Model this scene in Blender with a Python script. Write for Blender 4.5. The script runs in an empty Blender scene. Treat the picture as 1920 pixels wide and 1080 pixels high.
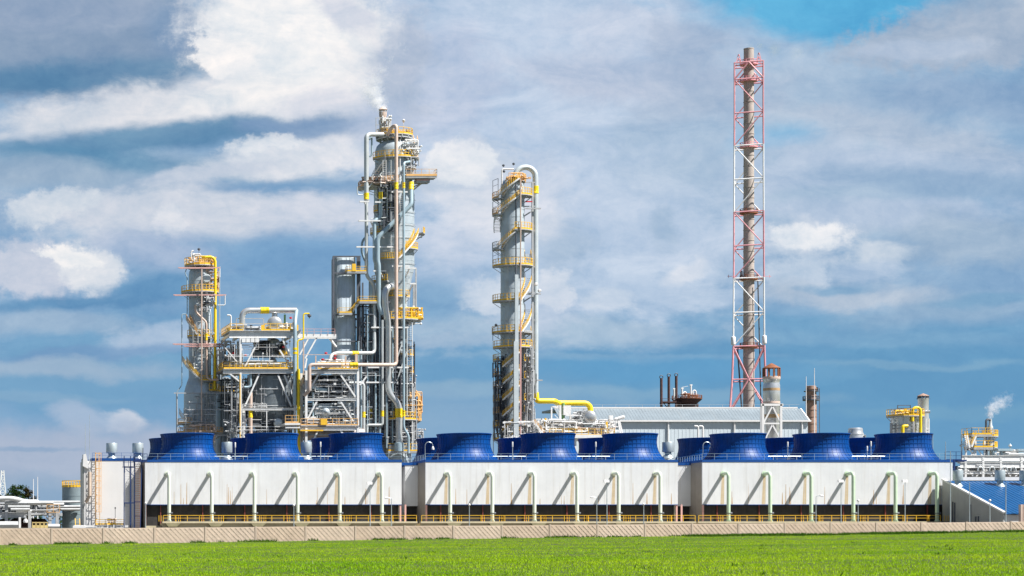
import bpy, math, random
import numpy as np
from mathutils import Vector as V, noise as mnoise
R = math.radians
C = bpy.context.scene.collection
SC = bpy.context.scene
# ---------------------------------------------------------------- camera
F, PX, PY = 4100.0, -250.0, 1045.0          # long lens with shift: focal length and principal point, photo pixels
cam_d = bpy.data.cameras.new('camera'); cam = bpy.data.objects.new('camera', cam_d); C.objects.link(cam)
cam_d.sensor_width = 36.0; cam_d.lens = 36.0*F/1920.0
cam_d.shift_x = (960-PX)/1920.0; cam_d.shift_y = (PY-540)/1920.0
cam_d.clip_start = 1.0; cam_d.clip_end = 30000.0
cam.location = (0, 0, 0); cam.rotation_euler = (R(90), 0, 0)
SC.camera = cam
def P(px, py, Y): return V(((px-PX)*Y/F, Y, (PY-py)*Y/F))
def M(p, Y): return p*Y/F
# ---------------------------------------------------------------- light
SC.view_settings.view_transform = 'Standard'; SC.view_settings.look = 'None'
SC.view_settings.gamma = 1.0; SC.view_settings.use_curve_mapping = False
EXPO = 0.88; SC.view_settings.exposure = EXPO
sdir = V((1.45, -1.0, 2.36)).normalized()
sun_d = bpy.data.lights.new('sun', 'SUN'); sun_d.energy = 5.0; sun_d.angle = R(0.55); sun_d.color = (1.0, .97, .925)
sun = bpy.data.objects.new('sun', sun_d); C.objects.link(sun)
sun.rotation_euler = (-sdir).to_track_quat('-Z', 'Y').to_euler(); sun.location = (150, 100, 300)
SKY = 0.05
def lin(r, g, b):
    f = lambda c: (c/255/12.92) if c/255 <= .04045 else ((c/255+.055)/1.055)**2.4
    return (f(r), f(g), f(b))
w = bpy.data.worlds.new('World'); SC.world = w; w.use_nodes = True
wt = w.node_tree; wn = wt.nodes; wl = wt.links; wn.clear()
def N(t, **k):
    n = wn.new(t)
    for a, b in k.items(): setattr(n, a, b)
    return n
def val(sock, x):
    if isinstance(x, bpy.types.NodeSocket): wl.new(x, sock)
    else: sock.default_value = x
def math_(op, a, b=0.0, c=None, clamp=False):
    n = N('ShaderNodeMath', operation=op); n.use_clamp = clamp
    val(n.inputs[0], a); val(n.inputs[1], b)
    if c is not None: val(n.inputs[2], c)
    return n.outputs[0]
def mapr(x, a, b, c, d, kind='SMOOTHSTEP'):
    n = N('ShaderNodeMapRange', interpolation_type=kind)
    for i, q in enumerate((x, a, b, c, d)): val(n.inputs[i], q)
    return n.outputs[0]
def vmath(op, a, b=None):
    n = N('ShaderNodeVectorMath', operation=op); val(n.inputs[0], a)
    if b is not None: val(n.inputs[1], b)
    return n
def mixc(f, a, b):
    n = N('ShaderNodeMix', data_type='RGBA'); val(n.inputs[0], f); val(n.inputs[6], a); val(n.inputs[7], b)
    return n.outputs[2]
def noise_(vec, scale, detail, rough=.55, out=0, dist=0.0):
    n = N('ShaderNodeTexNoise'); val(n.inputs['Vector'], vec)
    n.inputs['Scale'].default_value = scale; n.inputs['Detail'].default_value = detail
    n.inputs['Roughness'].default_value = rough; n.inputs['Distortion'].default_value = dist
    return n.outputs[out]
def skycol(c):
    k = 1.0/(SKY*2**EXPO); r, g, b = lin(*c); return (r*k, g*k, b*k, 1)
nish = N('ShaderNodeTexSky', sky_type='NISHITA'); nish.sun_disc = False
nish.sun_elevation = math.asin(sdir.z); nish.sun_rotation = math.atan2(sdir.x, sdir.y)
nish.air_density = 1.0; nish.dust_density = .6; nish.ozone_density = 1.5
tc = N('ShaderNodeTexCoord'); D = tc.outputs['Generated']
sep = N('ShaderNodeSeparateXYZ'); wl.new(D, sep.inputs[0])
dx, dy, dz = sep.outputs
# scattered clouds over the whole dome, on a plane overhead
zz = math_('ADD', math_('MAXIMUM', dz, 0.0), .18)
cmb = N('ShaderNodeCombineXYZ'); val(cmb.inputs[0], math_('DIVIDE', dx, zz)); val(cmb.inputs[1], math_('DIVIDE', dy, zz))
cn = noise_(cmb.outputs[0], 1.3, 7, .58)
skyc = mixc(mapr(cn, .47, .66, 0, .85), nish.outputs[0], skycol((85, 103, 134)))
# the bank of clouds ahead: directions as tangents east of and above due north
yy = math_('MAXIMUM', dy, .05)
cu = N('ShaderNodeCombineXYZ')
val(cu.inputs[0], math_('MULTIPLY_ADD', math_('DIVIDE', dx, yy), F/100.0, PX/100.0))
val(cu.inputs[1], math_('MULTIPLY_ADD', math_('DIVIDE', dz, yy), -F/100.0, PY/100.0))
U = cu.outputs[0]
stretch = N('ShaderNodeMapping'); val(stretch.inputs[0], U); stretch.inputs['Scale'].default_value = (.55, 1.0, 1.0)
n1 = noise_(stretch.outputs[0], .75, 8, .58, out=1)
w1 = vmath('MULTIPLY', vmath('SUBTRACT', n1, (.5, .5, .5)).outputs[0], (1.5, .75, 0))
UW = vmath('ADD', U, w1.outputs[0]).outputs[0]
fb = math_('SUBTRACT', noise_(stretch.outputs[0], 1.6, 10, .62, dist=.25), .5)
fb2 = math_('SUBTRACT', noise_(U, 2.3, 10, .66), .5)
front = mapr(dy, .3, .6, 0, 1)
#  x, y, rx, ry, tilt deg (down to the right), colour, softness, raggedness, strength
CLOUDS = [
 (960, 560, 1600, 900, 0, (132, 172, 212), .5, .2, 1),
 (960, 690, 1500, 130, 0, (100, 158, 204), .9, .6, .9),
 (1750, 760, 700, 150, 0, (94, 154, 201), .8, .4, .9),
 (250, 700, 500, 60, 0, (112, 163, 205), .8, .7, .8),
 (1050, 230, 520, 360, 0, (190, 207, 229), .75, .8, 1),
 (1500, 300, 380, 230, 0, (164, 192, 222), .8, .8, .85),
 (1180, 150, 260, 60, 8, (170, 188, 218), .8, 1.0, .6),
 (1200, 60, 160, 70, 0, (198, 209, 228), .8, 1.2, .7),
 (1330, 190, 180, 40, -10, (158, 184, 216), .8, 1.0, .7),
 (1570, 10, 300, 82, 6, (86, 174, 219), .7, .9, .92),
 (1460, 250, 70, 30, 0, (132, 182, 222), .9, .8, .8),
 (1480, 258, 110, 22, -12, (124, 178, 222), .9, .8, .7),
 (1300, 90, 90, 60, 10, (160, 184, 216), .7, 1.2, .8),
 (1800, 75, 230, 62, -6, (154, 178, 208), .5, 1.3, .95),
 (1850, 30, 160, 55, -6, (166, 187, 214), .6, 1.4, .8),
 (1720, 98, 130, 24, -4, (178, 195, 218), .8, 1.2, .75),
 (1800, 190, 220, 42, 4, (140, 172, 210), .8, 1.0, .6),
 (1700, 255, 340, 36, 10, (170, 192, 220), .8, 1.2, .8),
 (1720, 300, 260, 34, 5, (184, 200, 222), .8, 1.1, .6),
 (1560, 320, 210, 40, -6, (182, 199, 222), .7, 1.1, .7),
 (1780, 345, 240, 26, 3, (140, 175, 212), .8, 1.0, .8),
 (1700, 400, 280, 28, 0, (178, 196, 220), .8, 1.2, .8),
 (1820, 450, 200, 50, 0, (156, 184, 214), .8, 1.0, .8),
 (1500, 450, 95, 40, 2, (206, 216, 230), .6, 1.4, .9),
 (1520, 440, 72, 25, -8, (234, 237, 242), .52, 1.4, .95),
 (1630, 467, 70, 26, 4, (208, 218, 230), .75, 1.3, .85),
 (1490, 512, 62, 38, 0, (204, 216, 231), .55, 1.5, .85),
 (1625, 500, 70, 22, 0, (184, 202, 224), .7, 1.2, .8),
 (1600, 552, 170, 28, 3, (172, 194, 220), .8, 1.1, .9),
 (1570, 535, 70, 12, 0, (112, 165, 208), .8, .8, .7),
 (1560, 605, 180, 14, 2, (104, 160, 205), .9, .7, .8),
 (1790, 585, 220, 30, -5, (150, 182, 214), .9, .9, .6),
 (1860, 565, 110, 12, -5, (112, 164, 206), .9, .7, .7),
 (1650, 640, 320, 16, 2, (122, 170, 210), .9, .6, .6),
 (1150, 668, 300, 9, 1, (150, 184, 214), .9, 1.0, .6), (900, 732, 260, 18, 0, (140, 178, 210), .9, .9, .7), (1280, 742, 300, 16, 1, (126, 172, 208), .9, .9, .7),
 (1700, 688, 260, 8, 1, (122, 170, 207), .9, .9, .7), (1480, 700, 160, 12, 0, (110, 164, 206), .9, .9, .6), (1760, 770, 260, 14, 0, (112, 165, 203), .9, .9, .6), (80, 740, 200, 9, 0, (130, 172, 208), .9, .9, .6),
 # middle
 (1190, 420, 230, 80, 4, (192, 208, 229), .8, 1.0, .9),
 (1240, 420, 22, 40, 6, (150, 182, 214), .8, 1.6, .5),
 (1060, 470, 70, 60, 0, (158, 186, 217), .8, 1.0, .7),
 (1180, 530, 150, 60, 4, (188, 206, 228), .7, 1.3, .85),
 (1145, 560, 60, 24, 0, (204, 216, 231), .6, 1.4, .7),
 (1270, 506, 40, 22, -20, (210, 219, 232), .7, 1.4, .7),
 (1310, 555, 90, 24, 4, (186, 204, 226), .7, 1.2, .8),
 (1000, 620, 380, 26, 2, (166, 194, 222), .9, .9, .8),
 (1000, 585, 80, 45, 0, (196, 209, 228), .7, 1.3, .8),
 (1035, 545, 40, 44, 0, (214, 222, 234), .45, 1.4, .8),
 (920, 555, 46, 36, 0, (206, 217, 231), .5, 1.4, .85),
 (830, 560, 60, 46, 0, (116, 164, 207), .9, .9, .8),
 (860, 640, 90, 14, 0, (164, 190, 219), .8, 1.0, .6),
 (1230, 690, 300, 30, 2, (92, 158, 208), .9, .6, .8),
 (900, 780, 400, 40, 0, (132, 172, 209), .9, .6, .7),
 (880, 330, 90, 80, 0, (212, 219, 231), .6, 1.3, .9),
 (862, 302, 56, 44, 0, (230, 234, 240), .3, 1.3, .9),
 (930, 400, 130, 60, 0, (216, 222, 233), .7, 1.1, .85),
 (850, 450, 80, 50, 0, (196, 208, 227), .8, 1.1, .7),
 (1010, 350, 70, 50, 0, (202, 213, 230), .7, 1.3, .8),
 (800, 150, 150, 110, 0, (186, 199, 222), .7, 1.1, .8),
 (760, 90, 45, 70, 20, (168, 188, 217), .7, 1.2, .7),
 # left
 (300, 330, 420, 60, 0, (146, 178, 211), .8, .8, 1),
 (130, 60, 330, 150, 6, (132, 160, 194), .4, .8, 1),
 (90, 20, 240, 50, 0, (152, 170, 196), .8, .9, .8),
 (200, 138, 230, 34, -4, (92, 140, 182), .8, .7, .8),
 (60, 150, 130, 34, 0, (84, 134, 178), .8, .7, .9),
 (330, 50, 60, 50, 0, (120, 154, 194), .8, .9, .8),
 (560, 90, 215, 150, 14, (230, 232, 237), .5, .75, 1),
 (450, 190, 330, 66, -6, (226, 229, 235), .8, 1.0, 1),
 (530, 60, 150, 110, 20, (240, 241, 243), .6, .9, .95),
 (408, 98, 62, 48, 30, (240, 240, 242), .26, 1.1, .92),
 (190, 215, 215, 44, -8, (214, 219, 228), .85, 1.0, .95),
 (470, 180, 150, 30, -8, (234, 236, 239), .7, 1.2, .7),
 (620, 220, 90, 60, 0, (212, 217, 229), .8, 1.1, .9),
 (640, 30, 70, 34, 30, (204, 211, 226), .6, 1.4, .8),
 (290, 262, 380, 30, -5, (94, 144, 186), .75, .7, .95),
 (180, 300, 230, 22, 6, (92, 146, 188), .8, .7, .8),
 (560, 240, 120, 20, -4, (124, 158, 200), .8, .9, .8),
 (70, 320, 190, 30, 6, (150, 178, 208), .9, .9, .7),
 (560, 300, 190, 36, -6, (222, 226, 234), .75, 1.2, .95),
 (500, 275, 80, 16, -10, (238, 239, 242), .5, 1.4, .7),
 (360, 335, 160, 14, -8, (196, 206, 222), .8, 1.2, .7),
 (530, 352, 190, 15, -3, (108, 154, 200), .8, .8, .9),
 (370, 405, 350, 50, 0, (204, 212, 225), .8, 1.1, 1),
 (90, 390, 90, 30, -10, (218, 224, 232), .5, 1.4, .8),
 (330, 425, 40, 28, 0, (222, 226, 234), .5, 1.5, .8),
 (590, 400, 110, 50, 0, (210, 216, 229), .8, 1.0, .8),
 (540, 490, 190, 56, 0, (112, 160, 206), .8, .8, .95),
 (300, 470, 120, 40, 8, (176, 192, 217), .8, 1.0, .8),
 (70, 500, 130, 56, 4, (198, 206, 222), .5, 1.2, .95),
 (160, 505, 78, 48, 28, (222, 227, 234), .52, 1.2, .88),
 (120, 475, 50, 20, 10, (238, 239, 241), .35, 1.6, .9),
 (280, 545, 110, 30, 0, (98, 152, 199), .8, .8, .9),
 (110, 570, 210, 16, 0, (92, 146, 194), .8, .8, .9),
 (80, 605, 190, 26, 4, (150, 180, 212), .8, 1.0, .7),
 (290, 636, 100, 24, -10, (182, 200, 222), .7, 1.2, .8),
 (170, 664, 230, 12, -4, (112, 156, 202), .9, .8, .8),
 (100, 690, 240, 16, 0, (160, 186, 214), .9, .9, .7),
 (500, 640, 100, 50, 0, (160, 186, 216), .8, .9, .7),
 (236, 782, 34, 24, 10, (208, 214, 226), .6, 1.3, .85),
 (175, 778, 70, 30, 14, (172, 190, 214), .8, 1.2, .8),
 (100, 850, 520, 56, 0, (172, 185, 207), .8, .8, .95),
 (60, 835, 90, 5, 0, (132, 166, 204), .9, .8, .7),
 (60, 920, 420, 40, 0, (140, 170, 202), .9, .6, .6),
 (748, 150, 62, 110, 14, (168, 188, 217), .85, 1.1, .85), (700, 225, 60, 40, 0, (184, 198, 221), .85, 1.0, .7),
]
cur = skyc
for (x, y, rx, ry, tilt, col, soft, rag, amt) in CLOUDS:
    if 45 < col[2]-col[0] < 125: col = (col[0]+7, col[1]+1, col[2]-6)
    ch = N('ShaderNodeVectorMath', operation='MULTIPLY_ADD'); val(ch.inputs[0], cur); ch.inputs[1].default_value = (1e-7, 1e-7, 0); val(ch.inputs[2], UW)
    m = N('ShaderNodeMapping', vector_type='TEXTURE'); val(m.inputs[0], ch.outputs[0])   # chained, so the layers are worked out one after another
    m.inputs['Location'].default_value = (x/100, y/100, 0)
    m.inputs['Rotation'].default_value = (0, 0, R(tilt)); m.inputs['Scale'].default_value = (rx/100, ry/100, 1)
    ln = vmath('LENGTH', m.outputs[0]).outputs['Value']
    dd = math_('MULTIPLY_ADD', fb if soft > .55 else fb2, rag*(1.6 if soft > .55 else 1.35), ln)
    k = mapr(dd, 1+soft*.45, max(0, 1-soft*.7), 0, amt)
    cur = mixc(k, cur, skycol(col))
final = mixc(front, skyc, cur)
# fine modelling of the cloud bodies
stretch2 = N('ShaderNodeMapping'); val(stretch2.inputs[0], UW); stretch2.inputs['Scale'].default_value = (.5, 1.15, 1.0)
ta = mapr(noise_(stretch2.outputs[0], 1.15, 11, .64, dist=.5), .28, .72, -1, 1, 'LINEAR')
tb = mapr(noise_(U, 3.6, 9, .66, dist=.35), .28, .72, -1, 1, 'LINEAR')
sv = N('ShaderNodeSeparateXYZ'); wl.new(U, sv.inputs[0])
calm = mapr(sv.outputs[1], 5.8, 7.2, 1.0, .35)
tt = math_('MULTIPLY', math_('MULTIPLY_ADD', tb, .34, ta), calm)
sc3 = N('ShaderNodeVectorMath', operation='SCALE'); sc3.inputs[0].default_value = (.23, .15, .085); val(sc3.inputs['Scale'], tt)
vs = vmath('MULTIPLY', final, vmath('ADD', sc3.outputs[0], (1, 1, 1)).outputs[0])
bg = N('ShaderNodeBackground'); wl.new(vs.outputs[0], bg.inputs[0]); bg.inputs[1].default_value = SKY
wo = N('ShaderNodeOutputWorld'); wl.new(bg.outputs[0], wo.inputs[0])
w.cycles.sampling_method = 'MANUAL'; w.cycles.sample_map_resolution = 512
SC.cycles.max_bounces = 10; SC.cycles.diffuse_bounces = 3; SC.cycles.glossy_bounces = 3; SC.cycles.volume_bounces = 9

# ---------------------------------------------------------------- materials
MATS = {}
def mat(name, col, rough=.5, metal=0.0, var=.12, vs=.6, streak=None, streak_amt=.35, sscale=(1.4, 1.4, .07), bump=0.0, spec=.5, coat=0.0):
    m = bpy.data.materials.new(name); m.use_nodes = True; t = m.node_tree; n = t.nodes; l = t.links
    b = n['Principled BSDF']; b.inputs['Roughness'].default_value = rough; b.inputs['Metallic'].default_value = metal
    b.inputs['Specular IOR Level'].default_value = spec; b.inputs['Coat Weight'].default_value = coat
    geo = n.new('ShaderNodeNewGeometry')
    nz = n.new('ShaderNodeTexNoise'); nz.inputs['Scale'].default_value = vs; nz.inputs['Detail'].default_value = 6; nz.inputs['Roughness'].default_value = .65
    l.new(geo.outputs['Position'], nz.inputs['Vector'])
    r = n.new('ShaderNodeMapRange'); l.new(nz.outputs[0], r.inputs[0]); r.inputs[1].default_value = .3; r.inputs[2].default_value = .7
    r.inputs[3].default_value = 1-var; r.inputs[4].default_value = 1+var
    vm = n.new('ShaderNodeVectorMath'); vm.operation = 'SCALE'; vm.inputs[0].default_value = col; l.new(r.outputs[0], vm.inputs['Scale'])
    out = vm.outputs[0]
    if streak:
        mp = n.new('ShaderNodeMapping'); mp.inputs['Scale'].default_value = sscale; l.new(geo.outputs['Position'], mp.inputs[0])
        n2 = n.new('ShaderNodeTexNoise'); n2.inputs['Scale'].default_value = 1.0; n2.inputs['Detail'].default_value = 7; n2.inputs['Roughness'].default_value = .7
        l.new(mp.outputs[0], n2.inputs['Vector'])
        r2 = n.new('ShaderNodeMapRange'); l.new(n2.outputs[0], r2.inputs[0]); r2.inputs[1].default_value = .52; r2.inputs[2].default_value = .75
        r2.inputs[4].default_value = streak_amt
        mx = n.new('ShaderNodeMix'); mx.data_type = 'RGBA'; l.new(r2.outputs[0], mx.inputs[0]); l.new(out, mx.inputs[6]); mx.inputs[7].default_value = (*streak, 1)
        out = mx.outputs[2]
    l.new(out, b.inputs['Base Color'])
    if bump:
        bp = n.new('ShaderNodeBump'); bp.inputs['Strength'].default_value = bump; bp.inputs['Distance'].default_value = .1
        l.new(nz.outputs[0], bp.inputs['Height']); l.new(bp.outputs[0], b.inputs['Normal'])
    MATS[name] = m; return m
RUST = (.22, .1, .045)
mat('cladding', (.45, .515, .56), .42, .2, .14, .35, (.2, .2, .19), .3)
mat('cladding_light', (.55, .6, .62), .42, .25, .1, .4, (.3, .3, .28), .2)
mat('cladding_shaded', (.22, .25, .27), .5, .2, .25, .5, (.06, .06, .06), .4)  # hopper and rear vessels: shade under the decks is put into this dark grey
mat('silver', (.60, .61, .61), .3, .6, .12, .8)
mat('rack_pipe', (.5, .51, .51), .45, .1, .15, .8, (.25, .22, .2), .35)
mat('pipe_grey', (.52, .55, .55), .4, .2, .1, .7, (.3, .28, .25), .2)
mat('pipe_blue', (.36, .47, .53), .4, .2, .12, .7, (.2, .22, .22), .25)
mat('pipe_tan', (.60, .46, .38), .5, .05, .12, .9, (.3, .18, .12), .25)
mat('steel_white', (.72, .72, .71), .5, 0, .1, .9, (.33, .27, .22), .3)
mat('steel_grey', (.42, .43, .44), .5, .1, .15, .9, (.2, .17, .14), .3)
mat('steel_dark', (.09, .1, .12), .55, .1, .2, .9)
mat('yellow', (.80, .47, .03), .45, 0, .1, 1.2, (.45, .25, .08), .25)
mat('yellow_bright', (.86, .62, .012), .4, 0, .08, 1.2, (.6, .38, .05), .25)
mat('orange_rail', (.72, .42, .16), .5, 0, .12, 1.2)
mat('pink_pipe', (.62, .36, .33), .5, 0, .1, 1.0)
mat('red_paint', (.55, .03, .04), .45, 0, .1)
mat('mast_red', (.74, .34, .37), .5, 0, .16, .5, (.5, .3, .3), .3)
mat('mast_white', (.84, .83, .82), .5, 0, .1, .5, (.5, .45, .42), .3)
mat('chimney_concrete', (.42, .365, .33), .8, 0, .16, .5, (.2, .165, .15), .4, (.8, .8, .06))
mat('chimney_brown', (.36, .23, .17), .8, 0, .2, .6, (.14, .08, .06), .4)
mat('rust', (.24, .085, .035), .8, 0, .3, 1.5)
mat('rust_dark', (.085, .04, .035), .7, .1, .3, 1.5)
mat('fan_blue', (.0004, .053, .23), .42, 0, .3, .35, (.004, .035, .14), .6, spec=.25)
mat('deck_blue', (.003, .06, .25), .4, 0, .15, .6)
mat('navy', (.008, .03, .12), .45, 0, .2, 1.0)
mat('roof_blue', (.008, .085, .235), .42, .1, .1, .5, (.03, .1, .25), .3)
mat('wall_white', (.635, .645, .655), .55, 0, .07, .2, (.42, .395, .35), .62, (1.3, 1.3, .045))
mat('wall_clean', (.67, .665, .66), .55, 0, .03, .3, (.6, .56, .5), .2)
mat('end_wall', (.24, .215, .185), .6, 0, .12, .5, (.12, .10, .08), .5, (.9, .9, .06))  # brown weathered side wall, with its shade also darkened into the colour
mat('tank_grey', (.22, .28, .30), .5, .1, .14, .5, (.3, .34, .35), .4, (.5, .5, .06))
mat('wall_grey', (.36, .37, .355), .5, .1, .08, .5, (.25, .25, .22), .3)
mat('stain', (.50, .40, .26), .7, 0, .12, .8, (.58, .56, .52), .8, (3, 3, .15))
mat('stain_dark', (.42, .27, .13), .7, 0, .2, .8, (.58, .56, .52), .6, (6, 6, .2))
mat('louvre', (.020, .019, .020), .7, 0, .4, .8, (.055, .045, .04), .6, (2.5, 2.5, .2))
mat('void', (.010, .010, .012), .9, 0, .1)
mat('post_red', (.16, .035, .03), .6, 0, .2)
mat('mint', (.52, .66, .47), .4, 0, .07, .8, (.4, .38, .22), .35)
mat('mint_pale', (.64, .70, .58), .4, 0, .06, .8, (.42, .4, .28), .3)
mat('green_pipe', (.16, .34, .13), .4, 0, .1, .8)
mat('basin', (.52, .45, .30), .8, 0, .14, .8, (.35, .29, .18), .5, (1.5, 1.5, .3))
mat('basin_dark', (.26, .23, .13), .85, 0, .2, .8)
mat('galvanised', (.46, .52, .53), .4, .45, .14, 1.2)
mat('sheet_roof', (.23, .275, .305), .45, .25, .1, .4, (.26, .29, .3), .5, (.6, .1, .1))
mat('sheet_wall', (.54, .61, .65), .55, .1, .05, .4, (.4, .46, .48), .35, (1.2, 1.2, .08))
mat('fence_concrete', (.50, .39, .30), .85, 0, .14, .9, (.33, .25, .19), .35, (.8, .8, .5), bump=.3)
mat('fence_pale', (.54, .43, .34), .85, 0, .12, .9, (.4, .33, .26), .3, (.8, .8, .5), bump=.3)
mat('bark', (.09, .06, .04), .9, 0, .3, 3)
mat('white_paint', (.70, .69, .68), .45, 0, .05, 1.0)
mat('lamp_glass', (.75, .75, .72), .2, 0, .05)
mat('crate_yellow', (.62, .48, .2), .7, 0, .2, 1.0)

def leafmat(name, c1, c2, scale, trans=.35, c3=None):
    m = bpy.data.materials.new(name); m.use_nodes = True; t = m.node_tree; n = t.nodes; l = t.links
    n.remove(n['Principled BSDF'])
    geo = n.new('ShaderNodeNewGeometry')
    nz = n.new('ShaderNodeTexNoise'); nz.inputs['Scale'].default_value = scale; nz.inputs['Detail'].default_value = 5
    l.new(geo.outputs['Position'], nz.inputs['Vector'])
    r = n.new('ShaderNodeMapRange'); l.new(nz.outputs[0], r.inputs[0]); r.inputs[1].default_value = .33; r.inputs[2].default_value = .67
    mx = n.new('ShaderNodeMix'); mx.data_type = 'RGBA'; l.new(r.outputs[0], mx.inputs[0]); mx.inputs[6].default_value = (*c1, 1); mx.inputs[7].default_value = (*c2, 1)
    rp = n.new('ShaderNodeMapRange'); l.new(geo.outputs['Random Per Island'], rp.inputs[0]); rp.inputs[3].default_value = .75; rp.inputs[4].default_value = 1.25
    vm = n.new('ShaderNodeVectorMath'); vm.operation = 'SCALE'; l.new(mx.outputs[2], vm.inputs[0]); l.new(rp.outputs[0], vm.inputs['Scale'])
    d = n.new('ShaderNodeBsdfDiffuse'); tr = n.new('ShaderNodeBsdfTranslucent'); ms = n.new('ShaderNodeMixShader'); ms.inputs[0].default_value = trans
    l.new(vm.outputs[0], d.inputs[0]); l.new(vm.outputs[0], tr.inputs[0]); l.new(d.outputs[0], ms.inputs[1]); l.new(tr.outputs[0], ms.inputs[2])
    l.new(ms.outputs[0], n['Material Output'].inputs[0]); MATS[name] = m; return m
leafmat('grass_blade', (.235, .46, .012), (.46, .63, .02), .06)
leafmat('weed_leaf', (.04, .11, .012), (.09, .17, .02), .3)
leafmat('weed_pale', (.30, .36, .16), (.4, .42, .26), .5)
leafmat('pine_leaf', (.016, .045, .016), (.045, .07, .02), .35, .2)
leafmat('pine_brown', (.05, .032, .014), (.05, .05, .018), .35, .2)
leafmat('shrub_leaf', (.03, .08, .012), (.06, .11, .02), .3, .25)
mat('field_soil', (.065, .09, .024), .95, 0, .25, .25, spec=.1)
mat('yard_gravel', (.16, .15, .13), .95, 0, .2, .3, spec=.1)

# ---------------------------------------------------------------- mesh helpers
ORG = {}
class MB:
    def __init__(s): s.v = []; s.f = []; s.sm = []; s.g = []; s.hold = False
    def add(s, vs, fs, smooth=False):
        o = len(s.v); s.v.extend(tuple(p) for p in vs); s.f.extend(tuple(i+o for i in f) for f in fs); s.sm.extend([smooth]*len(fs)); s.mark(o); return s
    def mark(s, o):
        if not s.hold: s.g.append(o)
    def hexa(s, a):
        return s.add(a, [(0, 3, 2, 1), (4, 5, 6, 7), (0, 1, 5, 4), (1, 2, 6, 5), (2, 3, 7, 6), (3, 0, 4, 7)])
    def box(s, x0, x1, y0, y1, z0, z1):
        if x1 < x0: x0, x1 = x1, x0
        if z1 < z0: z0, z1 = z1, z0
        return s.hexa([(x0, y0, z0), (x1, y0, z0), (x1, y1, z0), (x0, y1, z0), (x0, y0, z1), (x1, y0, z1), (x1, y1, z1), (x0, y1, z1)])
    def beam(s, a, b, w, h=None):
        h = h or w; a = V(a); b = V(b); d = (b-a)
        if d.length < 1e-6: return s
        d.normalize(); up = V((0, 0, 1)) if abs(d.z) < .98 else V((0, 1, 0))
        x = d.cross(up).normalized(); z = x.cross(d).normalized(); x = x*(w/2); z = z*(h/2)
        return s.hexa([a-x-z, a+x-z, b+x-z, b-x-z, a-x+z, a+x+z, b+x+z, b-x+z])
    def ibeam(s, a, b, w, h):
        a = V(a); b = V(b); u = V((0, 0, h/2-.03)); s.mark(len(s.v)); s.hold = True; s.beam(a+u, b+u, w, .07); s.beam(a-u, b-u, w, .07); s.beam(a, b, .08, h-.14); s.hold = False; return s
    def tube(s, pts, r, n=8, cap=True):
        pts = [V(p) for p in pts]; k = len(pts); rs = r if isinstance(r, (list, tuple)) else [r]*k
        t = []
        for i in range(k):
            d = (pts[min(i+1, k-1)]-pts[max(i-1, 0)]); t.append(d.normalized() if d.length > 1e-9 else V((0, 0, 1)))
        nrm = t[0].cross(V((0, 0, 1)) if abs(t[0].z) < .9 else V((1, 0, 0))).normalized(); vs = []
        for i in range(k):
            nrm = nrm - t[i]*nrm.dot(t[i])
            nrm = nrm.normalized() if nrm.length > 1e-6 else t[i].orthogonal().normalized()
            bn = t[i].cross(nrm); q = 1.0
            if 0 < i < k-1:
                c = max(.5, (pts[i]-pts[i-1]).normalized().dot(t[i])); q = 1/c
            for j in range(n):
                a = 2*math.pi*j/n; vs.append(pts[i]+nrm*(rs[i]*q*math.cos(a))+bn*(rs[i]*math.sin(a)))
        fs = [(i*n+j, i*n+(j+1) % n, (i+1)*n+(j+1) % n, (i+1)*n+j) for i in range(k-1) for j in range(n)]
        o = len(s.v); s.add(vs, fs, True)
        if cap: s.f.append(tuple(o+j for j in reversed(range(n)))); s.f.append(tuple(o+(k-1)*n+j for j in range(n))); s.sm += [False, False]
        return s
    def lathe(s, c, prof, n=24, cap=(True, True), axis=None):
        c = V(c); ax = V(axis).normalized() if axis else V((0, 0, 1)); u = ax.orthogonal().normalized() if axis else V((1, 0, 0)); v = ax.cross(u); vs = []
        for r, z in prof:
            for j in range(n):
                a = 2*math.pi*j/n; vs.append(c+ax*z+u*(r*math.cos(a))+v*(r*math.sin(a)))
        k = len(prof)
        fs = [(i*n+j, i*n+(j+1) % n, (i+1)*n+(j+1) % n, (i+1)*n+j) for i in range(k-1) for j in range(n)]
        o = len(s.v); s.add(vs, fs, True)
        if cap[0]: s.f.append(tuple(o+j for j in reversed(range(n)))); s.sm.append(False)
        if cap[1]: s.f.append(tuple(o+(k-1)*n+j for j in range(n))); s.sm.append(False)
        return s
    def drum(s, a, b, r, n=20, dome=.45):
        a = V(a); b = V(b); L = (b-a).length; h = r*dome; pr = []
        for i in range(6): t = i/5*math.pi/2; pr.append((max(.01, r*math.sin(t)), h*(1-math.cos(t))-h))
        pr = [(q, z) for q, z in pr]
        top = [(q, L+h-(z+h)) for q, z in reversed(pr)]
        return s.lathe(a, pr+top, n, axis=(b-a))
    def ring(s, c, r0, r1, a0, a1, z, th, n=16):
        vs = []; cx, cy = c
        for i in range(n+1):
            a = a0+(a1-a0)*i/n; ca, sa = math.cos(a), math.sin(a)
            for r, zz in ((r0, z-th), (r1, z-th), (r1, z), (r0, z)): vs.append((cx+r*ca, cy+r*sa, zz))
        fs = []
        for i in range(n):
            o = i*4
            for j in range(4): fs.append((o+j, o+4+j, o+4+(j+1) % 4, o+(j+1) % 4))
        fs += [(0, 1, 2, 3), (n*4+3, n*4+2, n*4+1, n*4)]
        return s.add(vs, fs)
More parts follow.
